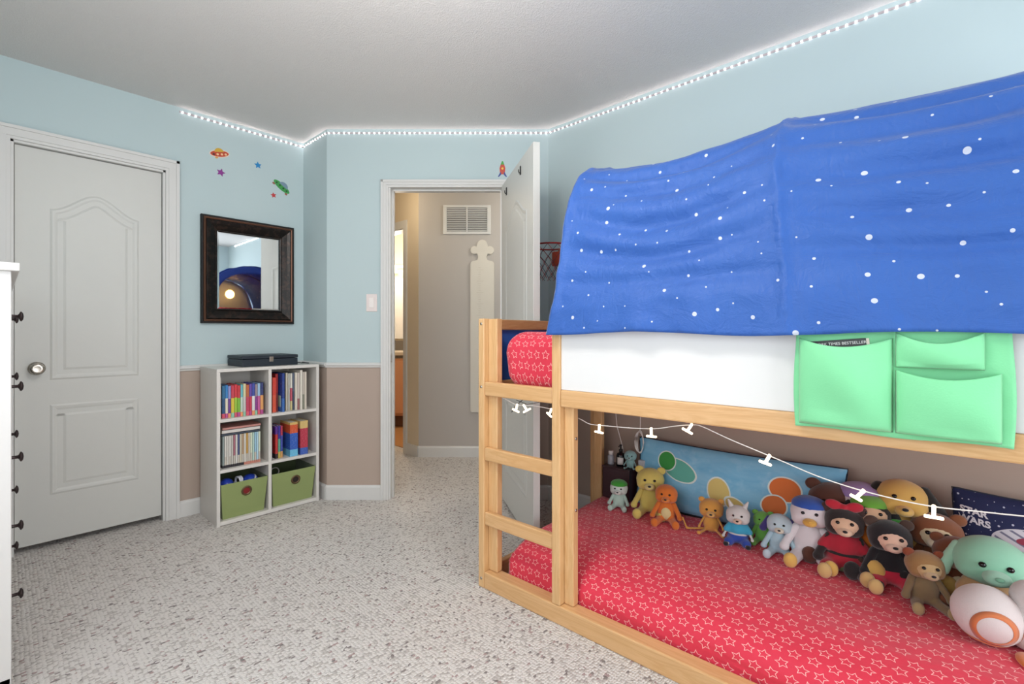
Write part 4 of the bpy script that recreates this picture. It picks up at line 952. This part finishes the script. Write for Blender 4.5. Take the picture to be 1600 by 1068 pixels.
def plush(label, x, y, rz, H, body, head=None, ear=None, ears='round', face=None, muzzle=None, foot=None, arm=None, shirt=None, shorts=None, belly=None, cap=None, bow=None, nose='1A1416', hs=1.0, thin=False, tilt=0, z=ZT, group=None, kind='plush_toy', eyes=True, collar=None, tail=None, spread=1.0):
    t = thing(kind, label, 'soft toy', (x, y, z), math.radians(rz), group or 'soft toys sitting on the lower mattress'); t.rotation_euler = (math.radians(tilt), 0, math.radians(rz))
    t.scale = (1.13, 1.13, 1.0); head = head or body; ear = ear or head; foot = foot or body; arm = arm or body
    b = B(); b.ell((0, 0, .25), (.19, .155, .245)); b.ell((0, -.01, .40), (.13, .115, .13))
    lr, le = (.045, .04) if thin else (.085, .075)
    for s in (-1, 1): b.cap((s*.10, -.04, .09), (s*.19*spread, -.34, .078), lr, le)
    soft('body', b, body, t, H)
    for s in (-1, 1):
        f = B().ell((s*.20*spread, -.385, .105), (.078, .055, .105) if not thin else (.055, .05, .055)); soft('foot', f, foot, t, H, 2, .02)
        a = B().cap((s*.14, -.02, .43), (s*.26, -.13, .20), .035 if thin else .06, .03 if thin else .052); a.ell((s*.265, -.15, .175), .04 if thin else .062); soft('arm', a, arm, t, H, 3, .022)
    if shirt: soft('shirt', B().ell((0, 0, .335), (.195, .165, .205)).cap((-.13, -.01, .44), (-.21, -.07, .31), .062, .07, 4).cap((.13, -.01, .44), (.21, -.07, .31), .062, .07, 4), shirt, t, H)
    if shorts: soft('shorts', B().ell((0, 0, .16), (.205, .175, .155)).cap((-.1, -.05, .1), (-.16, -.2, .09), .10, .10, 4).cap((.1, -.05, .1), (.16, -.2, .09), .10, .10, 4), shorts, t, H)
    if belly: ball('belly', (0, -.055, .24), (.13, .115, .18), belly, t, H)
    hz = .66; hr = .21*hs
    h = B().ell((0, -.02, hz), (hr*1.08, hr*.95, hr)); h.ell((-.10*hs, -.08, hz-.07), hr*.55); h.ell((.10*hs, -.08, hz-.07), hr*.55); hd_ = soft('head', h, head, t, H)
    fy = -.02 - hr*.95
    if face: ball('face', (0, -.075, hz-.02), (hr*.86, hr*.78, hr*.80), face, t, H)
    mz = muzzle or face or head
    m_ = B().ell((0, fy-.01, hz-.075), (.085*hs, .085*hs, .062*hs)); soft('muzzle', m_, mz, t, H, 2, .018)
    ball('nose', (0, fy-.088*hs, hz-.045), (.028*hs, .018*hs, .020*hs), FZ(nose), t, H, None, 2)
    if eyes:
        for s in (-1, 1):
            e_ = ball('eye', (s*.075*hs, fy+.020-(.018 if face else 0), hz+.035), .024*hs, EYE, t, H, None, 2)
    for s in (-1, 1):
        if ears == 'round': ball('ear', (s*hr*.82, -.0, hz+hr*.78), (.075, .035, .075), ear, t, H)
        elif ears == 'long':
            e = B().cap((s*hr*.9, 0, hz+hr*.45), (s*hr*1.35, -.02, hz-hr*.75), .045, .075); soft('ear', e, ear, t, H, 3, .02)
        elif ears == 'point':
            e = B().cap((s*hr*.55, 0, hz+hr*.75), (s*hr*.85, .0, hz+hr*1.45), .06, .022, 6); soft('ear', e, ear, t, H, 2, .018)
        elif ears == 'tall':
            e = B().cap((s*hr*.5, 0, hz+hr*.8), (s*hr*1.0, .02, hz+hr*2.0), .045, .035, 8); soft('ear', e, ear, t, H, 2, .018)
    if cap: soft('cap', B().ell((0, .0, hz+hr*.50), (hr*1.02, hr*.96, hr*.62)), cap, t, H)
    if bow:
        w = B(); w.ell((-.10, -.05, hz+hr*1.1), (.10, .04, .07), (0, .3, 0)); w.ell((.10, -.05, hz+hr*1.1), (.10, .04, .07), (0, -.3, 0)); w.ell((0, -.06, hz+hr*1.05), (.035, .045, .04)); soft('bow', w, bow, t, H, 2, .018)
    if collar: B().tube([(.14*math.cos(a*PI/12), .12*math.sin(a*PI/12)-.01, .465) for a in range(25)], .022, 8, False).o('collar', FZ(collar), t, smooth=True).scale = (H, H, H)
    if tail: soft('tail', B().cap((.05, .14, .06), (.24, .16, .10), .05, .04, 6).ell((.30, .12, .2), .06), tail, t, H)
    return t
plush('small white plush cub with a bright green cap, leftmost of the soft toys', -1.245, 2.17, 22, .155, 'BFD9CC', 'D5E2DA', cap='3FA535', ears='none', muzzle='E6EAE4', hs=1.15)
plush('large yellow plush bear sitting against the bed post end of the blue pillow', -1.095, 2.215, 24, .255, 'DDC96A', ears='round', muzzle='E6D88C', hs=1.05)
plush('orange plush bear with a cream belly beside the large yellow bear', -.985, 2.16, 20, .205, 'E2792A', belly='EBD79C', foot='E2792A', ears='none', muzzle='EA8A3C')
tn = plush('tan plush monkey with long thin limbs in front of the blue pillow', -.785, 2.185, 18, .165, 'E0A24A', muzzle='E8B566', arm='E0A24A', thin=True, hs=1.25, ears='round', spread=1.3)
soft('tail', B().cap((-.15, -.02, .08), (-.55, -.12, .05), .04, .035, 10).cap((-.55, -.12, .05), (-.65, -.05, .30), .035, .03, 8), 'E0A24A', tn, .165)
plush('small white plush kitten in a turquoise shirt beside the tan monkey', -.660, 2.15, 14, .185, 'D8D4D0', shirt='3FA9CC', shorts='2A4AA8', foot='14141A', thin=True, hs=1.02, muzzle='E8C8B4', ears='point')
plush('little lime green plush frog tucked behind the white kitten', -.585, 2.235, 14, .15, '7CC85A', ears='round', muzzle='8FD46A')
plush('pale blue plush puppy with dark indigo ears in the middle of the row', -.505, 2.165, 12, .185, 'B4D0DC', 'C2D6DE', ear='3A3478', ears='long', cap=None, muzzle='E2DCC8', foot='C8DCE6', hs=1.0)
dk = plush('white plush duckling with a blue cap and yellow feet', -.405, 2.19, 12, .285, 'E4DDE0', ears='none', cap='2A56B0', foot='E8BC62', muzzle='E6B350', nose='E6B350', arm='EAE4E6', hs=.92)
plush('dark brown plush bear with a red bow and red dress', -.290, 2.185, 10, .280, '241C1C', face='E4BC9C', bow='C42036', shirt='B81E34', shorts='B81E34', foot='DDB878', muzzle='EAC6A8', arm='241C1C', hs=.92, ear='4A302A')
plush('brown plush bear cub peeking out behind the red bow', -.345, 2.30, 10, .335, '5A3222', ears='round', muzzle='C9783A')
plush('plush bear cub with a lilac cap peeking over the back row', -.250, 2.315, 12, .345, '6E8A5A', 'D8C8CC', cap='A98CC8', ears='none', muzzle='E0CFC6')
plush('black plush puppy with long black ears and an orange shirt', -.222, 2.265, 16, .330, '1C181A', face='E2B894', ears='long', ear='121014', shirt='DE7A22', cap='6FB03A', muzzle='E6BE9C', hs=.82)
plush('golden plush dog with long black ears and green collar, tallest of the soft toys', -.130, 2.325, 10, .425, 'DFB25E', ears='long', ear='16130F', collar='4DAA48', muzzle='E3B868', hs=.74)
plush('black plush bear with beige face and red shorts', -.155, 2.17, 16, .262, '17141A', face='E8BEA6', shorts='C8203E', foot='DDB878', ears='round', ear='4A342A', muzzle='EBC8B2', hs=1.0)
plush('taller brown plush squirrel with a cream face', -.030, 2.290, 4, .285, '8A5230', face='E6D2AC', muzzle='EBDCC0', ears='round', belly='E2CFA6', hs=1.05)
plush('shorter brown plush squirrel leaning on the taller one', .022, 2.205, 12, .235, '7C4426', face='E2C9A0', muzzle='EBD8B8', ears='round', belly='E2CFA6', hs=1.08)
plush('small grey-brown plush monkey lying in front of the squirrels', -.058, 2.085, 22, .200, '8A7250', 'A07848', face='C9A878', muzzle='D2B48C', ear='8A3E1E', ears='round', thin=False, foot='B09A6C', hs=1.05)
plush('mint green plush bunny in a tan robe beside the navy cushion', .098, 2.125, 8, .275, 'C09A70', '93CFB0', face=None, ear='A8D8BC', ears='long', muzzle='A4D8BE', shirt='BE9468', arm='C09A70', foot='B48A62', nose='7DB89A', hs=1.3)
rb = thing('toy_ball', 'white fabric ball with orange rings in front of the mint green bunny', 'ball', (.085, 1.955, ZT+.079)); rb.rotation_euler = (.25, .1, .2)
WF = FZ('E2DAD8'); ORB = M('orange_felt', 'D07A4A', .8, kind='fabric')
B().ell((0, 0, 0), .080, None, 4).o('ball', WF, rb, smooth=True)
for mx in (Matrix.Rotation(PI/2-.1, 4, 'X'), Matrix.Rotation(PI-.35, 4, 'X'), Matrix.Rotation(PI/2, 4, 'Y')):
    B().lathe([(.0375, .0712), (.0385, .0712), (.051, .0632), (.050, .0628)], 40, mx).o('ring', ORB, rb, smooth=True)
wbl = thing('plush_toy', 'white round plush bird with orange feet at the right edge', 'soft toy', (.180, 1.985, ZT-.003), .2, 'soft toys sitting on the lower mattress')
soft('body', B().ell((0, 0, .075), (.075, .07, .075)).ell((0, 0, .15), (.05, .05, .05)), 'DEDAD8', wbl, 1, 3, .006)
for s in (-1, 1): soft('foot', B().ell((s*.035, -.09, .012), (.026, .045, .012)), 'DC7A34', wbl, 1, 2, .004)
B().ell((0, -.05, .15), (.015, .025, .010), None, 2).o('beak', FZ('E09A3A'), wbl, smooth=True)
for s in (-1, 1): B().ell((s*.022, -.044, .165), .006, None, 2).o('eye', EYE, wbl, smooth=True)

# ------------------------------------------------------------ pillow and cushion against the wall
def pil(label, cat_, w_, h_, T, mats, loc, rz, lean, nm='pillow', curve=.0):
    t = thing(nm, label, cat_, loc, 0); t.rotation_euler = (lean, 0, rz)
    def th(s, q): return T*(max(0, 1-abs(2*s-1)**2.6)**.5)*(max(0, 1-abs(2*q-1)**2.2)**.55)
    def edge(s, q):
        x = (s-.5)*w_; z = q*h_; bx_ = 1 - .035*math.sin(PI*q); bz = 1 - .06*math.sin(PI*s)
        return x*bx_, h_/2 + (z-h_/2)*bz - curve*(2*s-1)**2*0
    def fr(s, q): x, z = edge(s, q); d = th(s, q); return (Vector((x, -d*.5 + .004*wn((x*8, z*8, 1), 1.5)*(d/T), z)), (s*w_, q*h_))
    def bk_(s, q): x, z = edge(s, q); d = th(s, q); return (Vector((x, d*.5, z)), (s*w_, q*h_))
    B().grid(fr, 60, 30).o('front', mats[0], t, smooth=True); B().grid(bk_, 60, 30).o('back', mats[1], t, smooth=True)
    pe_ = [Vector((edge(s, q)[0], 0, edge(s, q)[1])) for s, q in [(i/30, 0) for i in range(30)] + [(1, i/14) for i in range(14)] + [(1-i/30, 1) for i in range(30)] + [(0, 1-i/14) for i in range(15)]]
    B().tube(pe_, .0035, 6, False).o('piping', mats[1], t, smooth=True); t['th'] = 0; del t['th']
    return t, (lambda s, q: fr(s, q)[0])
pil('long sky-blue printed pillow leaning on the wall behind the soft toys', 'pillow', .93, .345, .11, (SKY, M('dark_navy_backing', '161C30', .8, kind='fabric')), (-.765, 2.315, ZT-.004), BR*.6, -.17, 'body_pillow')
cu, cf = pil('navy cushion printed with white stars standing by the wall at the right', 'cushion', .42, .345, .13, (NAVY, MATS['dark_navy_backing']), (.222, 2.315, ZT-.004), BR-.05, -.12, 'cushion')
me = text_mesh('STAR\nWARS', .030, .0003, .0012); me.materials.append(M('print_pale', 'D4D2DA', .7, kind='plain'))
for v in me.vertices:                                                # the print follows the cushion's curve
    sx = .125 + (v.co.x*1.0)/.42; q = .76 + v.co.y/.345 - .25*v.co.x; p = cf(min(.97, max(.03, sx)), q); v.co = Vector((p.x, p.y - .0012 - v.co.z, p.z))
o = bpy.data.objects.new('printed_words', me); COL.objects.link(o); o.parent = cu

# ------------------------------------------------------------ bottles, box and cables at the far corner
sbx = thing('storage_crate', 'dark plum box at the far end of the mattress holding bottles', 'box', tuple(bw(.215, .880, ZT)), BR)
B().box(-.085, .075, -.045, .05, 0, .165, .004).o('body', M('plum_plastic', '3A2228', .4, kind='plain'), sbx); B().box(-.088, .078, -.048, .053, .165, .173, .003).o('lid', MATS['plum_plastic'], sbx)
zc = ZT+.173; bp = bw(.215, .885)
pb = thing('pump_bottle', 'small black pump bottle with a pale label on the plum box', 'bottle', (bp.x, bp.y, zc))
B().lathe([(0, 0), (.022, 0), (.024, .003), (.024, .058), (.020, .068), (.009, .073), (.009, .080), (0, .080)], 24).o('bottle', M('black_bottle', '101216', .2, kind='plain'), pb, smooth=True)
g = B(); g.lathe([(0, .079), (.010, .079), (.010, .090), (.004, .092), (.004, .108), (.007, .108), (.007, .115), (0, .115)], 16); g.tube([(0, 0, .112), (.0, -.022, .108)], .003, 8); g.o('pump', BLACK, pb)
def lbl(s, t): a = -PI/2 + (s-.5)*1.5 + .4; return Vector((.0243*math.cos(a), .0243*math.sin(a), .012 + t*.038))
solid(B().grid(lbl, 10, 3).o('label', M('paper_label', 'CFCDC8', .6, kind='plain'), pb, smooth=True), .0004, 1)
bp = bw(.155, .885)
wb = thing('small_bottle', 'small clear bottle with a white lid left of the black pump bottle', 'bottle', (bp.x, bp.y, zc)); GL = M('clear_plastic', 'C8CCD4', .1, kind='plain'); GL.node_tree.nodes['Principled BSDF'].inputs['Transmission Weight'].default_value = .5
B().lathe([(0, 0), (.017, 0), (.018, .003), (.018, .045), (.012, .052), (0, .052)], 20).o('bottle', GL, wb, smooth=True); B().lathe([(0, .0525), (.0135, .0525), (.0135, .072), (0, .073)], 20).o('lid', M('white_lid', 'DDDBD8', .4, kind='plain'), wb, smooth=True)
bp = bw(.275, .880)
plush('round pale teal plush chick sitting high behind the large yellow bear', bp.x, bp.y, 20, .105, '8FB8B8', ears='none', muzzle='A8CCCC', z=zc-.002, hs=1.25, thin=True)
WC = MATS['white_cord']
a, b_, c_, d_, e_, f_ = (bw(.17, .93, .86), bw(.172, .925, .70), bw(.185, .92, .58), bw(.205, .90, .47), bw(.215, .93, .38), bw(.25, .93, .36))
tag(B().tube([bw(.16, .915, .82), bw(.165, .912, .70), bw(.178, .91, .58), bw(.20, .925, .48), bw(.215, .94, .39)], .0022, 6).o('white_cable', WC, smooth=True), 'single white cable hanging down beside the back bed post', 'cable')
hang = [bw(.318, .912, .82), bw(.318, .912, .72), bw(.316, .91, .585)]
for k in range(3):
    for i in range(13): a_ = PI/2 + i*2*PI/12; hang.append(bw(.318 + .017*math.cos(a_)*(1+.25*k), .905 - .006*k, .515 + .062*math.sin(a_)*(1-.06*k)))
tag(B().tube(hang, .0026, 6).o('coiled_cable', WC, smooth=True), 'coiled white cable hanging from the bunk above the large yellow bear', 'cable')
tag(B().box(-.018, .018, -.012, .012, 0, .05, .004).o('power_adapter', M('adapter_grey', 'B8BCC0', .4, kind='plain'), loc=bw(.335, .895, zc+.0)), 'small grey power adapter behind the large yellow bear', 'adapter')
